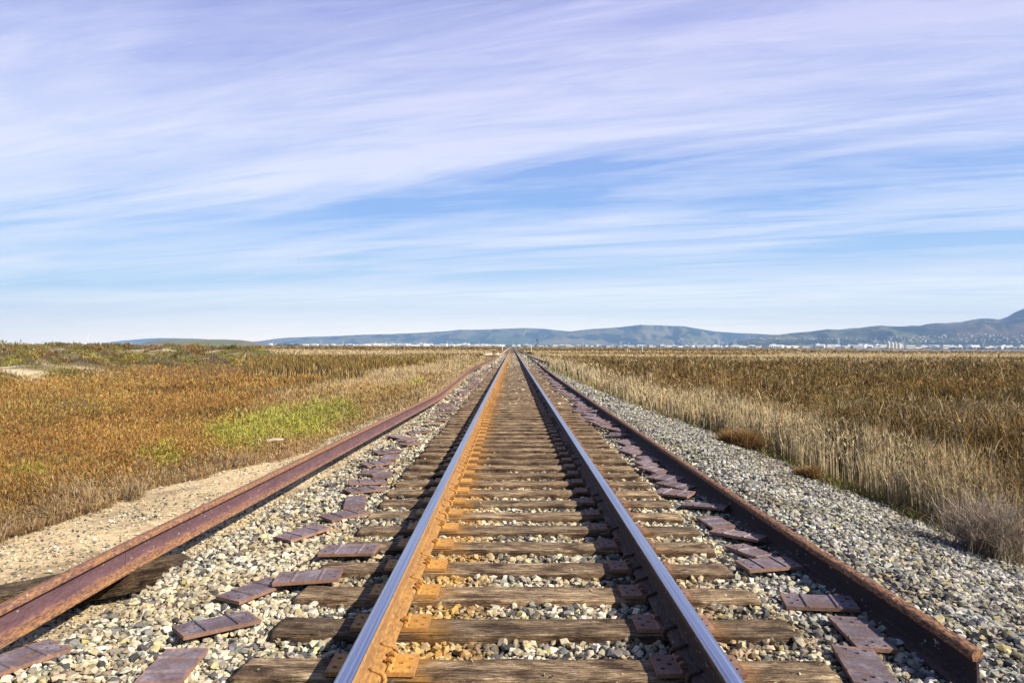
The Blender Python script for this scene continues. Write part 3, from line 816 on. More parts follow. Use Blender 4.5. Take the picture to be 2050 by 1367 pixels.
o = blades('bank_scrub', np.stack([xb, yb_, zb], -1), s_*np.sin(e_l), np.maximum(.03, yb_*.0011), np.stack([np.cos(a)*np.cos(e_l)*s_, np.sin(a)*np.cos(e_l)*s_], -1), cb*.8, cb*1.1, M_leaf, az=rng.uniform(0, 3.1, m_))
tag(o, 'rounded clumps of olive, grey and yellow scrub on the raised sandy bank at far left', 'scrub', kind='stuff')
# dry sprigs standing out of the left cover
N = 11000
x2, y2 = sample_view(N, 3.6, 30, 2, -330, 900); e = veg_edge_left(y2)-x2
cl = fbm(x2*1.3, y2*1.3, 79)
ok = (e > -.15) & (e < 3.5) & (rng.random(N) < ss(cl, .48, .62)*(1-.75*ss(e, .6, 2.5)) + .04)
x2, y2 = x2[ok], y2[ok]; n = len(x2)
H2 = rng.uniform(.18, .42, n); a = rng.uniform(0, 6.28, n); L = H2*rng.uniform(.2, 1.0, n)
B2 = np.stack([x2, y2, ground_z(x2, y2)+.02], -1); cc = pick(DRY, n, .25)
o = blades('dry_grass', B2, H2, np.maximum(.005, y2*.0009), np.stack([np.cos(a)*L, np.sin(a)*L], -1), cc*.8, cc, M_leaf, az=rng.uniform(-.6, .6, n))
tag(o, 'thin dry straw coloured stems sticking out at the edge of the left sand', 'dry grass', kind='stuff')

# --- reeds
BR = [(.17, .098, .028), (.24, .148, .040), (.09, .052, .016), (.34, .22, .065), (.19, .14, .038), (.05, .031, .012), (.44, .32, .12)]
ST = [(.56, .44, .255), (.46, .35, .20), (.64, .52, .32), (.37, .27, .14), (.52, .43, .27)]
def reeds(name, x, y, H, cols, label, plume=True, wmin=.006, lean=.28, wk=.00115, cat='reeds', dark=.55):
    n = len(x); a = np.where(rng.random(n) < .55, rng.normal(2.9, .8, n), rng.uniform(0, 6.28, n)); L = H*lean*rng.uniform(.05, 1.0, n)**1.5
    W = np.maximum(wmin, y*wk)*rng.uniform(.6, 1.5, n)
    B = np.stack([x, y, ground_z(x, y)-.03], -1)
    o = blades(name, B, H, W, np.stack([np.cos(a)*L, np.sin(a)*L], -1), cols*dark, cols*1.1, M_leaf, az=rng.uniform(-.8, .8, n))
    return tag(o, label, cat, kind='stuff')
def leaves(name, x, y, Hbase, cols, label, n_per=1, size=.22, cat='reeds'):
    """drooping leaves and seed heads carried at canopy height"""
    n = len(x); a = rng.uniform(0, 6.28, n); z = ground_z(x, y) + Hbase
    s = np.maximum(size*.7, y*.0045)*rng.uniform(.5, 1.3, n)
    dz = s*rng.normal(.25, .5, n); L = s*rng.uniform(.4, .9, n)
    W = np.maximum(.009, y*.0012)*rng.uniform(.6, 1.3, n)
    o = blades(name, np.stack([x, y, z], -1), dz, W, np.stack([np.cos(a)*L, np.sin(a)*L*.6], -1), cols*.85, cols*1.15, M_leaf, az=rng.uniform(0, 3.14, n), bend=.9)
    return tag(o, label, cat, kind='stuff')
def strip_w(y): return 1.3 + 2.6*ss(y, 10, 26)
# stalks on the right
N = 430000
x, y = sample_view(N, 7.2, 95, 1, 1060, 2380)
e = x - veg_edge_right(y)
ok = (e > rng.uniform(-.1, .5, N)) & (e > 0) 
gap = fbm(x*.55, y*.4, 81)
ok &= (rng.random(N) > ss(gap, .60, .70)*.6)
ok &= (rng.random(N) > ss(fbm(x*1.6, y*.9, 89, 3), .50, .60)*.9)
ok &= (rng.random(N) < .24 + .55*ss(e, .5, 1.6) + .4*ss(y, 12, 22))
x, y, e = x[ok], y[ok], e[ok]; n = len(x)
pale = rng.random(n) < (1-ss(e + .9*(fbm(x*.8, y*.5, 83)-.5), strip_w(y)*.55, strip_w(y)*1.15))*.93 + .05
pale |= (rng.random(n) < ss(fbm(x*.13, y*.08, 84), .60, .68)*.35)
cols = np.where(pale[:, None], pick(ST, n, .2), pick(BR, n, .25))
cols = cols*(np.where(pale, .85, .32) + np.where(pale, .5, .95)*fbm(x*.45, y*.3, 86))[:, None]
rz = (ss(fbm(x*.16, y*.12, 92, 3), .45, .6)*~pale)[:, None]; cols = cols*(1 + rz*np.array((.12, .02, -.05)))
hn = ss(fbm(x*.5, y*.3, 85) + .35*(fbm(x*1.5, y*.9, 90)-.5), .28, .72)
H = (.62 + .40*ss(e, 0, .9) + .28*ss(e, 1.2, 3.5)) * (.66 + .42*hn) * np.where(pale, rng.uniform(.42, 1.1, n), rng.uniform(.70, 1.06, n)) * (1-.16*ss(y, 25, 70))
far_pale = pale & (y > 18); H = np.where(far_pale, H*.86, H)
nearst = (y < 30)
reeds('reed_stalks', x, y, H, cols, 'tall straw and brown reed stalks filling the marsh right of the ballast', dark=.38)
# leaves of the same bed
N = 620000
xl, yl = sample_view(N, 7.2, 95, 1, 1060, 2380); e = xl - veg_edge_right(yl)
gap = fbm(xl*.55, yl*.4, 81)
ok = (e > .35) & (rng.random(N) < .12 + .88*ss(e + .9*(fbm(xl*.8, yl*.5, 83)-.5), strip_w(yl)*.5, strip_w(yl)*1.15)) & (rng.random(N) > ss(gap, .60, .70)*.55) & (rng.random(N) > ss(fbm(xl*1.6, yl*.9, 89, 3), .50, .60)*.9)
xl, yl, e = xl[ok], yl[ok], e[ok]; n = len(xl)
hn = ss(fbm(xl*.5, yl*.3, 85) + .35*(fbm(xl*1.5, yl*.9, 90)-.5), .28, .72); Ht = (.62 + .40*ss(e, 0, .9) + .28*ss(e, 1.2, 3.5))*(.66+.42*hn)*(1-.16*ss(yl, 25, 70))
cols = pick(BR, n, .3)*(.30 + 1.05*fbm(xl*.45, yl*.3, 86))[:, None]
rz = ss(fbm(xl*.16, yl*.12, 92, 3), .45, .6)[:, None]; cols = cols*(1.0 + rz*np.array((.16, .03, -.05)))
w_ = rng.random(n) < .06 + .25*ss(fbm(xl*.35, yl*.25, 93), .52, .68); cols = np.where(w_[:, None], pick(ST, n, .2)*.85, cols)
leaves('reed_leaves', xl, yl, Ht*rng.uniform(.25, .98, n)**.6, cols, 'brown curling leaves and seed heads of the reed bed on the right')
# pale feathery tops of the straw strip
N = 150000
xl, yl = sample_view(N, 7.4, 70, 1, 1060, 2380); e = xl - veg_edge_right(yl)
ok = (e > .15) & (e + .9*(fbm(xl*.8, yl*.5, 83)-.5) < strip_w(yl)*1.0) & (rng.random(N) > ss(fbm(xl*1.6, yl*.9, 89, 3), .50, .60)*.7)
xl, yl, e = xl[ok], yl[ok], e[ok]; n = len(xl)
Ht = (.62 + .40*ss(e, 0, .9) + .28*ss(e, 1.2, 3.5))*(.66+.42*ss(fbm(xl*.5, yl*.3, 85), .28, .72))*.86
leaves('grass_plumes', xl, yl, Ht*rng.uniform(.45, .98, n)**.7, pick(ST, n, .22)*(.75+.5*fbm(xl*.7, yl*.5, 94))[:, None], 'pale feathery seed heads and bent leaves of the straw strip beside the right ballast', size=.16, cat='dry grass')
# green and olive undergrowth along the foot of the right reeds
N = 60000
x, y = sample_view(N, 6.5, 50, 1, 1060, 2380); e = x - veg_edge_right(y)
ok = (e > -.45) & (e < .8) & (rng.random(N) < np.maximum(ss(fbm(x*1.1, y*1.1, 88), .36, .6), ss(y, 22, 28)*.9)*(1-ss(np.abs(e-.1), .25, .8)))
x, y = x[ok], y[ok]; n = len(x); a = rng.uniform(0, 6.28, n); H = rng.uniform(.06, .20, n)*(1+.9*ss(y, 22, 30))
cols = (1+.5*ss(y, 22, 30)[:, None])*pick([(.13, .15, .03), (.20, .20, .05), (.26, .17, .05), (.10, .10, .03), (.32, .24, .10)], n, .25)
o = blades('undergrowth', np.stack([x, y, ground_z(x, y)], -1), H, np.maximum(.006, y*.0011), np.stack([np.cos(a)*H*.8, np.sin(a)*H*.8], -1), cols*.7, cols, M_leaf, az=rng.uniform(0, 3.1, n))
tag(o, 'short olive green weeds along the foot of the right reeds', 'weeds', kind='stuff')

# --- left reeds and pale grass beyond
N = 190000
x, y = sample_view(N, 17, 100, 1, 500, 1010)
edge = veg_edge_left(y) - x
ok = (edge > 0) & (x > -25 - .10*(y-40))
hb = fbm(x*.10, y*.05, 101)
band = ss(y, 38, 50)*ss(edge, 2.5, 5.5)      # brown reed bed
strawz = (1-ss(edge, 3.5, 7))*ss(y, 17, 24)
keep = rng.random(N) < np.maximum(band, strawz*(.35+.65*ss(fbm(x*.6, y*.3, 103), .35, .6)))
ok &= keep
x, y, edge = x[ok], y[ok], edge[ok]; n = len(x)
pale = (rng.random(n) < np.clip((1-ss(edge + 3*(fbm(x*.4, y*.2, 104)-.5), 3.5, 6.5))*.9 + (1-ss(y, 45, 56))*.35 + .05, 0, 1))
cols = np.where(pale[:, None], pick(ST, n, .2)*(1, .95, .88), pick(BR, n, .25)*1.1)
H = rng.uniform(.5, 1.0, n)*np.where(pale, .75, 1.0)*(.4+.6*ss(edge, 0, 2.5))*(.55+.45*ss(y, 20, 42))
reeds('reed_stalks', x, y, H, cols, 'brown reed bed and pale straw grass left of the track beyond the marsh plants', lean=.3)
# --- distant pale grass strip on both sides
N = 170000
x, y = sample_view(N, 82, 330, 1, -300, 2350)
lim = 85 + 14*(fbm(x*.03, y*0+2, 111)-.5)
ok = (y > lim) & (np.abs(x) > 5.0) & (levee(x, y) < .25)
ok &= ~((x < -20) & (y < 150) & (rng.random(N) < .75))
x, y = x[ok], y[ok]; n = len(x)
t = fbm(x*.02, y*.035, 112, 4)
dk = rng.random(n) < np.clip(ss(t, .53, .60)*.9 + ss(y, 210, 290)*.7, 0, .95)
cols = np.where(dk[:, None], pick(BR, n, .2), pick(ST, n, .15)*.95)
reeds('grass_strip', x, y, rng.uniform(.45, .95, n), cols, 'distant strip of pale straw coloured grass crossing the plain', lean=.25, wk=.0016, cat='dry grass', dark=.75)
# --- far dark scrub to the horizon
N = 60000
x, y = sample_view(N, 280, 2600, 1, -300, 2350)
ok = (np.abs(x) > 6) & ~((y > 430) & (y < 900) & (x > y*.40))
x, y = x[ok], y[ok]; n = len(x)
t = fbm(x*.004, y*.012, 60, 4); dk = rng.random(n) < np.clip(1.1-ss(t, .45, .58), .15, .95)
cols = np.where(dk[:, None], pick(BR, n, .2)*(.9, .85, .8), pick(ST, n, .15)*.7)
reeds('far_scrub', x, y, rng.uniform(.5, 1.2, n), cols, 'dark brown marsh scrub reaching to the horizon', lean=.4, wk=.003, cat='scrub', dark=.8)

# --- single plants
def bush(name, c, rad, h, n, cols, label, cat, group=None, w=.005, up=.5):
    kc = 9; cx = rng.uniform(-1, 1, kc)*rad*.55; cy = rng.uniform(-1, 1, kc)*rad*.45; ch = rng.uniform(.45, 1.0, kc); w_ = rng.integers(0, kc, n)
    x = rng.normal(0, rad*.12, n); y = rng.normal(0, rad*.12, n); a = rng.uniform(0, 6.28, n)
    H = h*rng.uniform(.2, 1.05, n)*ch[w_]; L = rad*rng.uniform(.05, .6, n)
    x = x + cx[w_]; y = y + cy[w_]
    lb = np.stack([np.cos(a)*L, np.sin(a)*L], -1)
    B = np.stack([x, y, rng.uniform(0, h*.35, n)], -1)
    cc = pick(cols, n, .25)
    o = blades(name, B, H-B[:, 2]*.5, np.full(n, w)*rng.uniform(.6, 1.3, n), lb, cc*.75, cc*1.1, M_leaf, az=rng.uniform(0, 3.1, n), bend=up)
    # side twigs join the same plant
    o.location = c
    return tag(o, label, cat, group)
def onground(u, v, z0=-.7):
    z = z0
    for _ in range(6):
        p = at_z(u, v, z); z = float(ground_z(p.x, p.y))
    return Vector((p.x, p.y, z))
def twig_shrub(name, c, rad, h, stems, cols, label, cat, w=.006):
    P, H, L, W = [], [], [], []
    n = stems; x = rng.normal(0, rad*.16, n); y = rng.normal(0, rad*.16, n); a = rng.uniform(0, 6.28, n)
    Hs = h*rng.uniform(.45, 1.0, n); Ls = rad*rng.uniform(.25, 1.05, n)*(1.15-.5*Hs/h)
    lx, ly = np.cos(a)*Ls, np.sin(a)*Ls
    P.append(np.stack([x, y, np.zeros(n)], -1)); H.append(Hs); L.append(np.stack([lx, ly], -1)); W.append(np.full(n, w*1.5))
    for r_ in range(11):
        t = rng.uniform(.3, .95, n)
        k = np.where(t < .62, t/.62*.25, .25+(t-.62)/.38*.75)
        pz = Hs*t; px2 = x+lx*k; py2 = y+ly*k
        a2 = a + rng.normal(0, 1.0, n); l2 = h*rng.uniform(.12, .38, n)
        P.append(np.stack([px2, py2, pz], -1)); H.append(l2*rng.uniform(.1, 1.0, n)); L.append(np.stack([np.cos(a2)*l2*.7, np.sin(a2)*l2*.7], -1)); W.append(np.full(n, w*.75))
    P = np.concatenate(P); cc = pick(cols, len(P), .3)
    o = blades(name, P, np.concatenate(H), np.concatenate(W), np.concatenate(L), cc*.8, cc*1.1, M_leaf, az=rng.uniform(0, 3.1, len(P)), bend=.5)
    o.location = c; return tag(o, label, cat)
GB = [(.34, .27, .21), (.27, .21, .16), (.44, .37, .29), (.18, .13, .10)]
p = onground(1985, 1120); twig_shrub('dry_shrub', p, .85, .60, 420, GB, 'grey brown leafless twiggy shrub at the right edge beside the ballast', 'shrub')
p = onground(2090, 1080); twig_shrub('dry_shrub', p, .75, .55, 320, GB, 'grey twiggy shrub cut off by the right edge', 'shrub')
TB = [(.30, .17, .06), (.22, .12, .045), (.38, .24, .10), (.16, .11, .04)]
p = onground(1475, 893); bush('grass_tussock', p, .85, .38, 5000, TB, 'rounded brown grass tussock spilling over the right ballast edge', 'grass tussock', w=.011)
p = onground(1605, 957); bush('grass_tussock', p, .34, .22, 1600, TB, 'small reddish brown tussock at the foot of the right reeds', 'grass tussock', w=.008)
for (u, v, r_, h_, lb) in ((262, 1000, .22, .28, 'dry pale weed on the left sand nearest the orange plants'), (150, 1010, .3, .32, 'straw coloured weed clump at the left sand edge'), (500, 930, .3, .25, 'yellow green weed at the edge of the green patch')):
    p = onground(u, v, -.3); bush('dry_weed', p, r_, h_, 420, DRY, lb, 'weed', w=.006, up=.4)
# pale driftwood in the green patch
V, Fc = [], []; p = onground(545, 905, -.35)
tube(V, Fc, [(-.19, 0, .04), (-.08, .02, .06), (.06, .0, .085), (.19, -.02, .10)], [.018, .036, .034, .015], 8)
o = mesh_py('driftwood', V, Fc, flat('driftwood', (.50, .40, .30), .9, .3, 20), True); o.location = (p.x, p.y, p.z+.12); tag(o, 'short pale weathered branch in the green weeds', 'driftwood')

# ------------------------------------------------------------------ rocks, posts near the vanishing track
M_rock = flat('pale_rock', (.52, .43, .32), .9, .35, 3); M_rockd = flat('dark_rock', (.16, .12, .10), .9, .35, 3)
rk = random.Random(9)
for i_, (u, v, s, dk) in enumerate(((966, 708, .75, 1), (974, 706, .95, 0), (982, 709, .8, 0), (989, 707, .7, 1), (990, 711, .6, 0), (996, 708, .7, 0), (984, 713, .5, 0), (985, 715, .4, 1), (1001, 706, .5, 0))):
    sv, sf = hull_stone(16, rk); sv = sv*np.array([s*1.2, s*.9, s*.8])*.62
    D = 125 + (i_ % 3)*4; p = at_y(u, v, D); gzv = float(ground_z(p.x, D))
    o = mesh_np('boulder', sv, sf, M_rockd if dk else M_rock); o.location = (p.x, D, gzv+s*.25)
    tag(o, 'dark boulder among the pale rock pile left of the far track' if dk else 'pale boulder in the rock pile left of the far track', 'boulder', 'boulders piled left of the far track')
M_white = flat('white_paint', (.75, .72, .66), .6, .1, 4); M_darkp = flat('dark_pole', (.07, .06, .055), .8, .2, 4); M_grey = flat('grey_steel', (.45, .46, .48), .6)
def post(u, v0, v1, D, r, mat, name, label, cat, cap=True):
    a = at_y(u, v1, D); b = at_y(u, v0, D); z0 = float(ground_z(a.x, D)) - .1
    V, Fc = [], []; tube(V, Fc, [(0, 0, 0), (0, 0, (b.z-z0)*.5), (0, 0, b.z-z0)], [r, r*.9, r*.8], 8)
    if cap: box(V, Fc, -r*1.4, r*1.4, -r*1.4, r*1.4, b.z-z0, b.z-z0+r)
    o = mesh_py(name, V, Fc, mat); o.location = (a.x, D, z0); return tag(o, label, cat)
post(1005.5, 690, 702, 260, .13, M_white, 'marker_post', 'white trackside post left of the far track', 'post')
post(1063.5, 691, 706, 210, .12, M_white, 'marker_post', 'white post right of the far track at the foot of the leaning pole', 'post')
post(1036.5, 690, 697, 420, .16, M_darkp, 'marker_post', 'thin dark post close to the end of the track', 'post')
post(1256, 698, 704.5, 230, .10, M_white, 'fence_post', 'shorter pale post in the straw strip right of the track', 'post')
post(1285.5, 692, 704.5, 230, .12, M_white, 'fence_post', 'taller pale post in the straw strip right of the track', 'post')
# leaning signal pole
D = 210; a = at_y(1064, 700.5, D); b = at_y(1078, 685, D); c_ = at_y(1075, 681.5, D)
root = empty('leaning_signal', (a.x, D, a.z)); tag(root, 'dark signal pole leaning to the right beside the far track', 'signal')
V, Fc = [], []; tube(V, Fc, [Vector((0, 0, 0)), (b-a)*.5, b-a], .09, 8); mesh_py('pole', V, Fc, M_darkp, parent=root)
V, Fc = [], []; d = b-a; e_ = c_-a; box(V, Fc, e_.x-.22, e_.x+.16, -.15, .15, e_.z-.22, e_.z+.28); tube(V, Fc, [d, e_], .05, 6); mesh_py('signal_head', V, Fc, M_darkp, parent=root)
# low dark bushes right of track end
for i_, (u, v) in enumerate(((1060, 706), (1068, 706.5))):
    D = 190; p = at_y(u, v, D); bush('low_bush', (p.x, D, float(ground_z(p.x, D))), 1.0, .6, 700, [(.09, .07, .03), (.06, .05, .02)], 'low dark bush by the white post right of the far track', 'bush', 'low dark bushes by the white post', w=.12)
# distant bird
V, Fc = [], []
box(V, Fc, -.12, .12, -.06, .06, -.05, .05)
V += [(-.1, .05, .03), (-.1, -.06, .03), (-.75, 0, .22), (.1, .05, .03), (.1, -.06, .03), (.75, 0, .22), (-.1, 0, .05), (.1, 0, .05)]
b = 8; Fc += [(b, b+1, b+2), (b+1, b+6, b+2), (b+3, b+5, b+4), (b+4, b+5, b+7)]
p = at_y(597, 519, 240); o = mesh_py('bird', V, Fc, M_darkp); o.location = p; tag(o, 'tiny dark bird gliding high in the left half of the sky', 'bird')

# ------------------------------------------------------------------ water
q = [at_z(u, 700, -.84) for u in (0, 1)]
V, Fc = [], []
poly = [(at_y(1660, 699, 560).x, 560), (at_y(1800, 699, 470).x, 470), (at_y(2120, 699, 450).x, 450), (at_y(2500, 699, 600).x, 600), (at_y(2300, 699, 980).x, 980), (at_y(1900, 699, 900).x, 900), (at_y(1740, 699, 760).x, 760)]
V = [(x, y, -.80) for x, y in poly]; V = V
m, nt, b = newmat('water'); g = G(nt); b.inputs['Base Color'].default_value = (.10, .11, .13, 1); b.inputs['Roughness'].default_value = .25
g.bump(g.noise(g.wcoord((.3, 1, 1)), .7, 3, .6), .3, .3, b)
o = mesh_py('water', V, [tuple(range(len(V)))], m); tag(o, kind='structure')

# ------------------------------------------------------------------ hills
def hills(name, prof, Df, Dc, Db, seed, colf, spur=.35, nd=64, step=3):
    us = np.array([p[0] for p in prof]); vs = np.array([p[1] for p in prof])
    U = np.arange(us[0], us[-1]+step, step)
    Vc = np.interp(U, us, vs) + 1.0*(fbm(U*.05, U*0+seed, seed, 4)-.5)
    ang = (hor(U) - Vc)/F
    Hc = np.maximum(ang*Dc, 1.0)
    t = np.linspace(0, 1, nd); dist = np.concatenate([Df + (Dc-Df)*t, np.linspace(Dc, Db, 8)[1:]])
    pr = np.concatenate([t**.9, np.linspace(1, .0, 8)[1:]])
    UU, DD = np.meshgrid(U, dist); PR = np.repeat(pr[:, None], len(U), 1)
    X = CAMX + (UU-1024)/F*DD
    sn = fbm(X*.0021 + .5*fbm(X*.001, DD*.001, seed+5), DD*.0009, seed+3, 6); sr = 1-np.abs(2*sn-1)
    sn2 = fbm(X*.006, DD*.003, seed+9, 4)
    front = np.repeat(np.concatenate([1-t, np.zeros(7)])[:, None], len(U), 1)
    H = Hc[None]*PR
    H = H*(1 + spur*front*2.8*(sr-.75) + 1.1*spur*front*(sn2-.5))
    wx = fbm(X*.0012, DD*.0012, seed+40, 3)*1.6
    rg = 1-np.abs(2*fbm(X*.0019+wx, DD*.0005, seed+41, 5)-1)
    H = H*np.clip(1 + 6.0*spur*front**.7*(rg-.80), .12, 3)
    H = np.minimum(H, Hc[None]*DD/Dc*.985 + (PR >= .999)*1e9); H = np.where(PR >= .999, Hc[None], H)
    C = colf(X, DD, sr, sn2, H)
    V = np.stack([X, DD, H-.9], -1).reshape(-1, 3); nx_ = len(U); ny_ = len(dist)
    i = np.arange(ny_-1)[:, None]*nx_ + np.arange(nx_-1)[None]
    Fq = np.stack([i, i+1, i+nx_+1, i+nx_], -1).reshape(-1, 4)
    o = mesh_np(name, V, Fq, M_hill, C.reshape(-1, 3), True); tag(o, kind='structure')
    return o
M_hill = attr_mat('hill_grass', .95, .012, .7, 1.3, .0, 1, .1, 6)
def colA(X, D, sr, sn2, H):
    g_ = mix((.075, .095, .04), (.135, .125, .065), ss(fbm(X*.001, D*.001, 7), .4, .6))
    tr = ss(fbm(X*.005, D*.003, 19, 4) + .4*(.72-sr), .51, .58)
    return mix(g_, (.015, .025, .018), tr)
def colC(X, D, sr, sn2, H):
    g_ = mix((.12, .085, .055), (.095, .10, .05), ss(fbm(X*.0015, D*.001, 8), .45, .6))
    tr = ss(fbm(X*.005, D*.003, 29, 4) + .4*(.75-sr) + .15*ss(-H, -90, -20), .56, .62)
    return mix(g_, (.028, .035, .022), tr)
hills('hills', [(-200, 694), (150, 692), (215, 684), (250, 680), (285, 677), (330, 675.5), (400, 677), (470, 681), (515, 684), (560, 692), (600, 693)], 9500, 11500, 13000, 201, colA)
hills('hills', [(440, 690), (515, 682), (560, 675.5), (600, 673.5), (680, 671), (730, 668.5), (800, 666.5), (850, 664.5), (900, 661), (920, 659), (960, 658.5), (1000, 657), (1040, 655.5), (1070, 656), (1100, 658), (1115, 660), (1140, 662), (1180, 664), (1250, 668), (1330, 675), (1420, 690)], 7500, 10200, 12500, 210, colA, .5)
hills('hills', [(1020, 692), (1050, 684), (1090, 673), (1120, 665), (1145, 661), (1170, 658.5), (1200, 656.5), (1240, 653.5), (1262, 651), (1280, 648.5), (1300, 649.5), (1320, 650), (1370, 652), (1400, 657), (1430, 662), (1470, 665), (1520, 667), (1560, 669), (1620, 673), (1700, 680), (1800, 692)], 6800, 9300, 11500, 220, colA, .55)
hills('hills', [(1420, 694), (1470, 682), (1510, 674), (1550, 669.5), (1590, 665), (1620, 662), (1655, 657.5), (1680, 658.5), (1697, 656.5), (1720, 654.5), (1745, 651.5), (1765, 650.5), (1800, 652), (1822, 650.5), (1840, 651), (1855, 647), (1875, 645), (1895, 645.5), (1925, 643), (1945, 638.5), (1965, 636), (1985, 637), (2000, 638), (2015, 633), (2030, 624), (2050, 616), (2090, 604), (2150, 596), (2250, 610), (2400, 640)], 4200, 6000, 7600, 230, colC, .6)
# near landfill mound
def colM(X, D, sr, sn2, H):
    c = mix((.20, .13, .08), (.13, .145, .05), ss(fbm(X*.006, D*.01, 9), .42, .60))
    return c
hills('landfill_hill', [(262, 691), (285, 685), (305, 680.5), (330, 678), (350, 677), (450, 677), (480, 678.5), (505, 681.5), (525, 686), (545, 691)], 2100, 2400, 2700, 240, colM, .12, 24, 3)

# ------------------------------------------------------------------ far town
M_wall = [flat('pale_wall', (.88, .87, .84), .8), flat('cream_wall', (.80, .76, .68), .8), flat('grey_wall', (.55, .57, .60), .8)]
M_roofw = flat('pale_roof', (.80, .80, .80), .8); M_roofd = flat('brown_roof', (.24, .15, .11), .9); M_glass = flat('dark_window', (.06, .07, .09), .3)
def bmk(name, V, Fc, mat):
    me = bpy.data.meshes.new(name); me.from_pydata(V, [], Fc); me.update(); me.materials.append(mat); return me
WH = []
for v in range(6):
    w = 1.0; V, Fc = [], []; box(V, Fc, -.5, .5, -.5, .5, 0, 1); wall = bmk('wall', V, Fc, M_wall[v % 3])
    V, Fc = [], []; box(V, Fc, -.508, .508, -.508, .508, 1.0, 1.07)
    if v % 2: box(V, Fc, -.2, .1, -.2, .2, 1.07, 1.25)
    roof = bmk('roof', V, Fc, M_roofw)
    V, Fc = [], []
    for k in range(3+v): x0 = -.46+.92*k/(3+v); box(V, Fc, x0+.02, x0+.10, -.512, -.5, .0 if v % 2 else .35, .62)
    win = bmk('window', V, Fc, M_glass)
    WH.append((wall, roof, win))
rb = random.Random(21)
def warehouse(u, D, wpx, hpx, label, grp, z=-.9, v=None):
    x = CAMX + (u-1024)/F*D; w = wpx/F*D; h = hpx/F*D; s = WH[rb.randrange(6) if v is None else v]
    root = empty('warehouse', (x, D, z)); root.rotation_euler = (0, 0, rb.uniform(-.15, .15)); tag(root, label, 'building', grp)
    for nm, me in zip(('wall', 'roof', 'window_row'), s):
        c = bpy.data.objects.new(nm, me); c.scale = (w, min(w, 60), h); link(c, root)
segs = [(-20, 270, 26, (2, 10), (1.2, 2.8), 2852, 'low white building in the far left town strip'),
        (540, 720, 18, (3, 12), (1.5, 3.2), 2666, 'low white building in the town strip left of the track end'),
        (700, 1010, 44, (5, 18), (2, 4.5), 2480, 'long white warehouse in the dense strip just left of the track'),
        (1020, 1330, 26, (4, 16), (1.5, 3.8), 2604, 'low pale building in the town strip right of the track end'),
        (1330, 1530, 24, (4, 18), (2, 4), 2666, 'low white building below the middle hills'),
        (1600, 2060, 80, (5, 22), (2, 6), 2790, 'white warehouse in the dense town strip below the right hills')]
for u0, u1, n, wr, hr, D, lb in segs:
    for k in range(n):
        warehouse(u0 + (u1-u0)*(k+rb.random())/n, D + rb.uniform(-150, 150), rb.uniform(*wr), rb.uniform(*hr)*1.22, lb, 'buildings of the town strip, ' + lb.split(' in ')[-1].split(' below ')[-1])
warehouse(1560, 2500, 60, 4.8, 'longest big white warehouse below the right hills', None, v=1)
warehouse(1548, 2480, 26, 6.2, 'tall white block at the left end of the longest warehouse', None, v=3)
M_silo = flat('silo_concrete', (.60, .57, .52), .8)
for k, u in enumerate((1778, 1785, 1792, 1799)):
    D = 2550; x = CAMX + (u-1024)/F*D; h = (11.5 if k < 2 else 10)/F*D; r_ = 3.1/F*D
    V, Fc = [], []; tube(V, Fc, [(0, 0, 0), (0, 0, h*.5), (0, 0, h)], r_, 14); tube(V, Fc, [(0, 0, h), (0, 0, h+r_*.5)], [r_*.95, r_*.3], 14)
    o = mesh_py('silo', V, Fc, M_silo); o.location = (x, D, -.9); tag(o, ['leftmost pale round silo above the right town strip', 'second pale silo from the left in the right town strip', 'third pale silo from the left in the right town strip', 'rightmost pale round silo above the right town strip'][k], 'silo', 'silos in the right town strip')
# houses on the slopes of the right hills
V, Fc = [], []; box(V, Fc, -.5, .5, -.5, .5, 0, .8); hw = bmk('wall', V, Fc, M_wall[0]); hw2 = bmk('wall', V, Fc, M_wall[1])
V = [(-.56, -.56, .8), (.56, -.56, .8), (.56, .56, .8), (-.56, .56, .8), (-.56, 0, 1.2), (.56, 0, 1.2)]; Fc = [(0, 1, 5, 4), (2, 3, 4, 5), (0, 4, 3), (1, 2, 5), (0, 3, 2, 1)]
hr_ = bmk('roof', V, Fc, M_roofd)
# find terrain height of the right hills by ray casting
dg = None
bpy.context.view_layer.update()
hill_objs = [o for o in sc.objects if o.name.startswith('hills')]
def hill_hit(u, v):
    d = ray(u, v).normalized(); best = None
    for h in hill_objs:
        ok, loc, nrm, idx = h.ray_cast(Vector((CAMX, 0, CAMZ)), d)
        if ok and (best is None or loc.y < best.y): best = loc
    return best
def house(u, v, lb, gr, sz):
    p = hill_hit(u, v)
    if p is None: return
    root = empty('house', (p.x, p.y, p.z-1.5)); root.rotation_euler = (0, 0, rb.uniform(-.5, .5)); tag(root, lb, 'house', gr)
    s = sz/F*p.y
    for nm, me in (('wall', rb.choice((hw, hw2))), ('roof', hr_)):
        c = bpy.data.objects.new(nm, me); c.scale = (s*1.3, s, s*.75); link(c, root)
for k in range(46):
    house(1500 + k*5.2 + rb.uniform(-2, 2), 678 + rb.uniform(-1.2, 1.2), 'tiny white house in the row along the middle slope of the right hills', 'houses in the row along the right slope', rb.uniform(1.6, 2.4))
for k in range(170):
    u = 1740 + 320*rb.random()**.8; v = 686 - rb.random()**1.3*(13 + (u-1740)*.022)
    house(u, v, 'tiny white house scattered on the wooded slope at the right', 'houses scattered on the right slope', rb.uniform(1.5, 2.6))
for k in range(24):
    house(1320 + 190*rb.random(), 676 + rb.uniform(0, 11), 'tiny white house on the lower slope of the middle hills', 'houses on the lower middle slope', rb.uniform(1.3, 2))
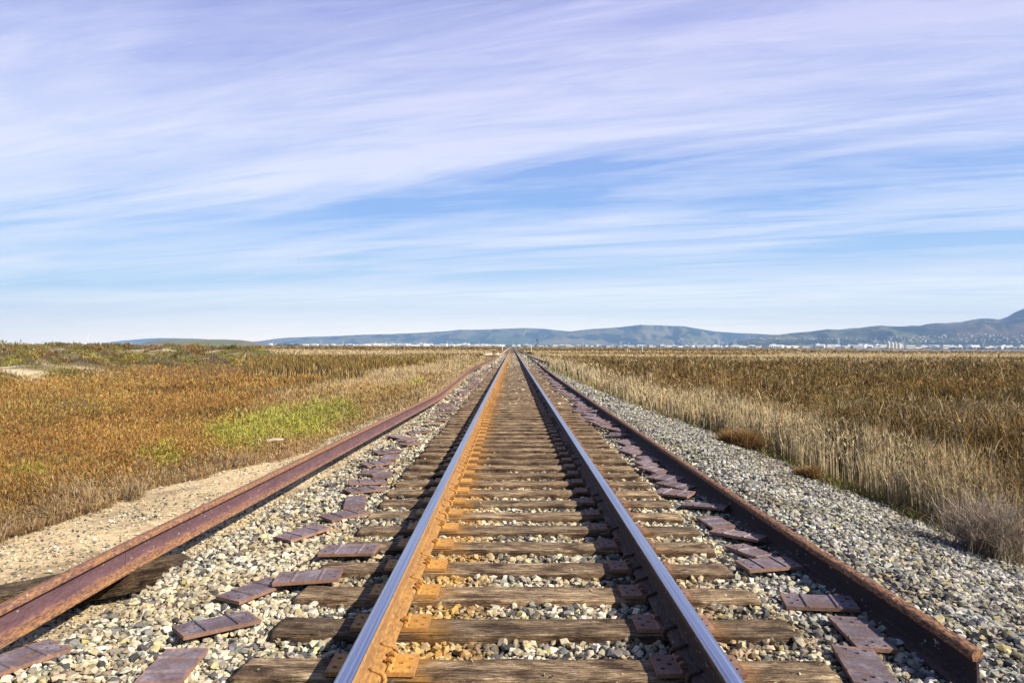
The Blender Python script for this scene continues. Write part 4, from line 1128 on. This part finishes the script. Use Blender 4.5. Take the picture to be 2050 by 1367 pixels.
# distant trees: one mass of clumps
def tree_mass(name, spots, label):
    VV, FF, off = [], [], 0
    for (x, y, z, w, h) in spots:
        n = 10; sv, sf = STN[rb.randrange(10)]
        for q in range(3):
            s = np.array([w*rb.uniform(.35, .6), w*.5, h*rb.uniform(.4, .62)])
            v = sv*s + np.array([x + rb.uniform(-.4, .4)*w, y + rb.uniform(-.3, .3)*w, z + h*rb.uniform(.3, .55)])
            VV.append(v); FF.append(sf+off); off += len(sv)
    o = mesh_np(name, np.concatenate(VV), np.concatenate(FF), M_tree); return tag(o, label, 'trees', kind='stuff')
M_tree = flat('far_foliage', (.035, .045, .022), .9, .4, .05)
sp = []
for (u0, u1, n, hp, D0) in ((60, 190, 36, 1.8, 3300), (190, 262, 14, 4.0, 2500), (555, 594, 26, 4.4, 2500), (594, 1000, 90, 2.6, 3300), (1000, 1500, 150, 3.0, 3400), (1500, 2060, 260, 3.6, 3400), (1900, 2060, 40, 3.2, 2500), (862, 1010, 10, 2.6, 2200)):
    for k in range(n):
        u = u0 + (u1-u0)*rb.random(); D = D0 + rb.uniform(-150, 150); h = hp*rb.uniform(.55, 1.15)/F*D
        sp.append((CAMX+(u-1024)/F*D, D, -.9, h*rb.uniform(1.0, 2.2), h))
tree_mass('far_trees', sp, 'dark line of distant trees between the town and the hills')
sp = []
for k in range(620):
    u = 1500 + 560*rb.random()**.75; v = 688 - rb.random()**1.2*(8 + max(0, u-1700)*.035)
    p = hill_hit(u, v)
    if p is not None:
        h = rb.uniform(1.2, 2.6)/F*p.y; sp.append((p.x, p.y, p.z-h*.3, h*1.3, h))
tree_mass('hillside_trees', sp, 'dark trees growing among the houses on the right slopes')
# pylons
M_pyl = flat('pylon_steel', (.62, .63, .65), .6)
def pylon_mesh():
    V, Fc = [], []
    for sx in (-1, 1):
        for sy in (-1, 1): tube(V, Fc, [(sx*.11, sy*.11, 0), (sx*.045, sy*.045, .6), (sx*.012, sy*.012, 1)], .008, 4)
    for z, w in ((.62, .17), (.76, .15), (.90, .12)): box(V, Fc, -w, w, -.012, .012, z, z+.014)
    for k in range(5):
        z0 = k*.12; a = .11-.065*z0/.6; b_ = .11-.065*(z0+.12)/.6
        tube(V, Fc, [(-a, -a, z0), (b_, -b_, z0+.12)], .005, 4); tube(V, Fc, [(a, -a, z0), (-b_, -b_, z0+.12)], .005, 4)
    return bmk('pylon', V, Fc, M_pyl)
PM = pylon_mesh()
for u, top in [(545, 682), (642, 679), (686, 680), (744, 681), (750, 680), (772, 681), (784, 681), (800, 682), (850, 682), (862, 681), (895, 680), (902, 681), (938, 682), (958, 681), (1026, 681), (1133, 681), (1166, 682), (1242, 680), (1258, 682), (1327, 683), (1347, 682), (1390, 682), (1393, 683), (1411, 683), (1438, 681), (1455, 684), (1470, 683), (1473, 683), (1498, 684), (1678, 676), (1720, 684), (1806, 680), (1968, 685)]:
    D = 2700 + rb.uniform(-150, 150); h = (hor(u)-top)/F*D + 1
    o = bpy.data.objects.new('pylon', PM); o.location = (CAMX+(u-1024)/F*D, D, -.9); o.scale = (h, h, h); link(o)
    tag(o, 'pale steel transmission tower on the skyline %s' % ('left of the track end' if u < 1010 else ('below the middle hills' if u < 1500 else 'below the right hills')), 'pylon', 'transmission towers %s' % ('left of the track end' if u < 1010 else ('below the middle hills' if u < 1500 else 'below the right hills')))
# chimney plume
D = 3100; x = CAMX + (173-1024)/F*D
V, Fc = [], []; tube(V, Fc, [(0, 0, 0), (0, 0, 16)], [2, 1.4], 10); o = mesh_py('chimney', V, Fc, M_wall[2]); o.location = (x, D, -.9); tag(o, 'grey factory chimney under the white plume at far left', 'chimney')
VV, FF, off = [], [], 0
for k in range(26):
    t = k/25; sv, sf = STN[k % 10]; r_ = .8 + 1.3*t
    VV.append(sv*np.array([r_, r_, r_*1.3]) + np.array([x + 6*t**2 + rb.uniform(-1, 1), D, 16 + 26*t])); FF.append(sf+off); off += len(sv)
o = mesh_np('steam_plume', np.concatenate(VV), np.concatenate(FF), flat('steam', (.9, .9, .9), 1.0), None, True); tag(o, 'thin white plume rising from the factory at far left', 'steam', kind='stuff')

# ------------------------------------------------------------------ haze
V, Fc = [], []; box(V, Fc, -15500, 15500, -3200, 13600, -4, 700)
m = bpy.data.materials.new('haze'); m.use_nodes = True; nt = m.node_tree; nt.nodes.clear()
out = nt.nodes.new('ShaderNodeOutputMaterial'); pv = nt.nodes.new('ShaderNodeVolumePrincipled')
pv.inputs['Color'].default_value = (.36, .60, 1.0, 1); pv.inputs['Density'].default_value = 1.05e-4; pv.inputs['Anisotropy'].default_value = 0
nt.links.new(pv.outputs[0], out.inputs['Volume'])
o = mesh_py('haze', V, Fc, m); tag(o, 'thin blue air haze over the plain and hills', 'haze', kind='stuff')
o.visible_shadow = True

# ------------------------------------------------------------------ light
EL, AZ = R(37.5), R(30)          # sun to the right and a little behind the camera
sd = Vector((math.cos(EL)*math.cos(AZ), -math.cos(EL)*math.sin(AZ), math.sin(EL)))
sun_d = bpy.data.lights.new('sun', 'SUN'); sun_d.energy = 5.0; sun_d.angle = R(.55); sun_d.color = (1, .91, .76)
sun = bpy.data.objects.new('sun', sun_d); link(sun)
sun.rotation_euler = (-sd).to_track_quat('-Z', 'Y').to_euler(); sun.location = (20, -10, 30)

w = bpy.data.worlds.new('World'); sc.world = w; w.use_nodes = True
nt = w.node_tree; nt.nodes.clear(); g = G(nt)
out = g.n('OutputWorld'); bg = g.n('Background'); g.l(bg.outputs[0], out.inputs[0]); bg.inputs[1].default_value = .05
sky = g.n('TexSky'); sky.sky_type = 'NISHITA'; sky.sun_disc = False; sky.sun_elevation = EL; sky.sun_rotation = math.atan2(sd.x, sd.y)
sky.air_density = 1.0; sky.dust_density = .6; sky.ozone_density = 2.0
tc = g.n('TexCoord'); sx = g.n('SeparateXYZ'); g.l(tc.outputs['Generated'], sx.inputs[0])
zc = g.math('MAXIMUM', sx.outputs[2], .0)
den = g.math('ADD', zc, .045)
px_ = g.math('DIVIDE', sx.outputs[0], den); py_ = g.math('DIVIDE', sx.outputs[1], den)
cv = g.n('CombineXYZ'); g.l(px_, cv.inputs[0]); g.l(py_, cv.inputs[1])
TH = R(-21)
def cm(scale, rot=0, loc=(0, 0, 0)):
    x = g.n('Mapping', vector_type='TEXTURE'); x.inputs['Scale'].default_value = tuple(1/v for v in scale); x.inputs['Rotation'].default_value = (0, 0, TH + R(rot)); x.inputs['Location'].default_value = loc
    g.l(cv.outputs[0], x.inputs[0]); return x.outputs[0]
veil = g.noise(cm((.20, .50, 1), 5, (3.1, .7, 0)), 1.5, 6, .6, .6)
strk = g.noise(cm((.24, 1.25, 1), -3, (1.7, 2.2, 0)), 1.5, 7, .58, .9)
fib = g.noise(cm((.8, 4.0, 1), 6), 1.8, 6, .7, 1.2)
# elevation measured along the lie of the cirrus bands
yq = g.math('MAXIMUM', g.math('ADD', sx.outputs[1], g.math('MULTIPLY', sx.outputs[0], .385)), .02)
q0 = g.math('DIVIDE', zc, yq)
q = g.math('ADD', q0, g.math('MULTIPLY', g.math('MULTIPLY', g.math('SUBTRACT', strk, .5), .45), g.math('MINIMUM', q0, .3)))
cov = g.ramp(q, [(.0, .30), (.045, .36), (.08, .32), (.105, .03), (.135, .15), (.165, .20), (.20, .05), (.23, .09), (.275, .31), (.40, .33), (.52, .19), (.85, .05)])
dens = g.math('ADD', g.math('MULTIPLY', g.math('SUBTRACT', veil, .5), .55), g.math('ADD', g.math('MULTIPLY', g.math('SUBTRACT', strk, .5), .95), g.math('MULTIPLY', g.math('SUBTRACT', fib, .5), .32)))
mask = g.ramp(g.math('ADD', g.math('ADD', dens, .30), cov), [(.26, .05), (.45, .45), (.72, .95)])
fr = g.n('MapRange'); fr.inputs[1].default_value = -.55; fr.inputs[2].default_value = .15; g.l(sx.outputs[1], fr.inputs[0])
mask = g.math('MULTIPLY', mask, fr.outputs[0])
ccol = g.ramp(zc, [(0, (3.4, 2.75, 1.75)), (.05, (1.9, 1.8, 1.4)), (.10, (1.05, 1.05, 1.10)), (.17, (.90, .92, 1.04)), (.27, (.74, .75, .96)), (.45, (.47, .47, .82)), (.65, (.16, .17, .40))])
base = g.ramp(zc, [(0, (3.3, 2.7, 1.7)), (.035, (1.9, 1.85, 1.4)), (.07, (.70, .95, 1.1)), (.16, (.25, .50, .95)), (.28, (.25, .38, .84)), (.46, (.22, .26, .66)), (.62, (.09, .12, .36))])
ccol2 = g.mix(g.ramp(fib, [(.3, 0), (.7, .35)]), ccol, (.85, .86, .95))
vm = g.n('VectorMath', operation='SCALE'); g.l(ccol2, vm.inputs[0]); vm.inputs['Scale'].default_value = 12.0
vb = g.n('VectorMath', operation='SCALE'); g.l(base, vb.inputs[0]); vb.inputs['Scale'].default_value = 12.0
skymix = g.mix(g.math('MULTIPLY', fr.outputs[0], .85), sky.outputs[0], vb.outputs[0])
g.l(g.mix(mask, skymix, vm.outputs[0]), bg.inputs[0])

sc.view_settings.view_transform = 'Standard'; sc.view_settings.look = 'None'; sc.view_settings.exposure = .92; sc.view_settings.gamma = 1
sc.cycles.max_bounces = 5; sc.cycles.diffuse_bounces = 2; sc.cycles.volume_bounces = 0
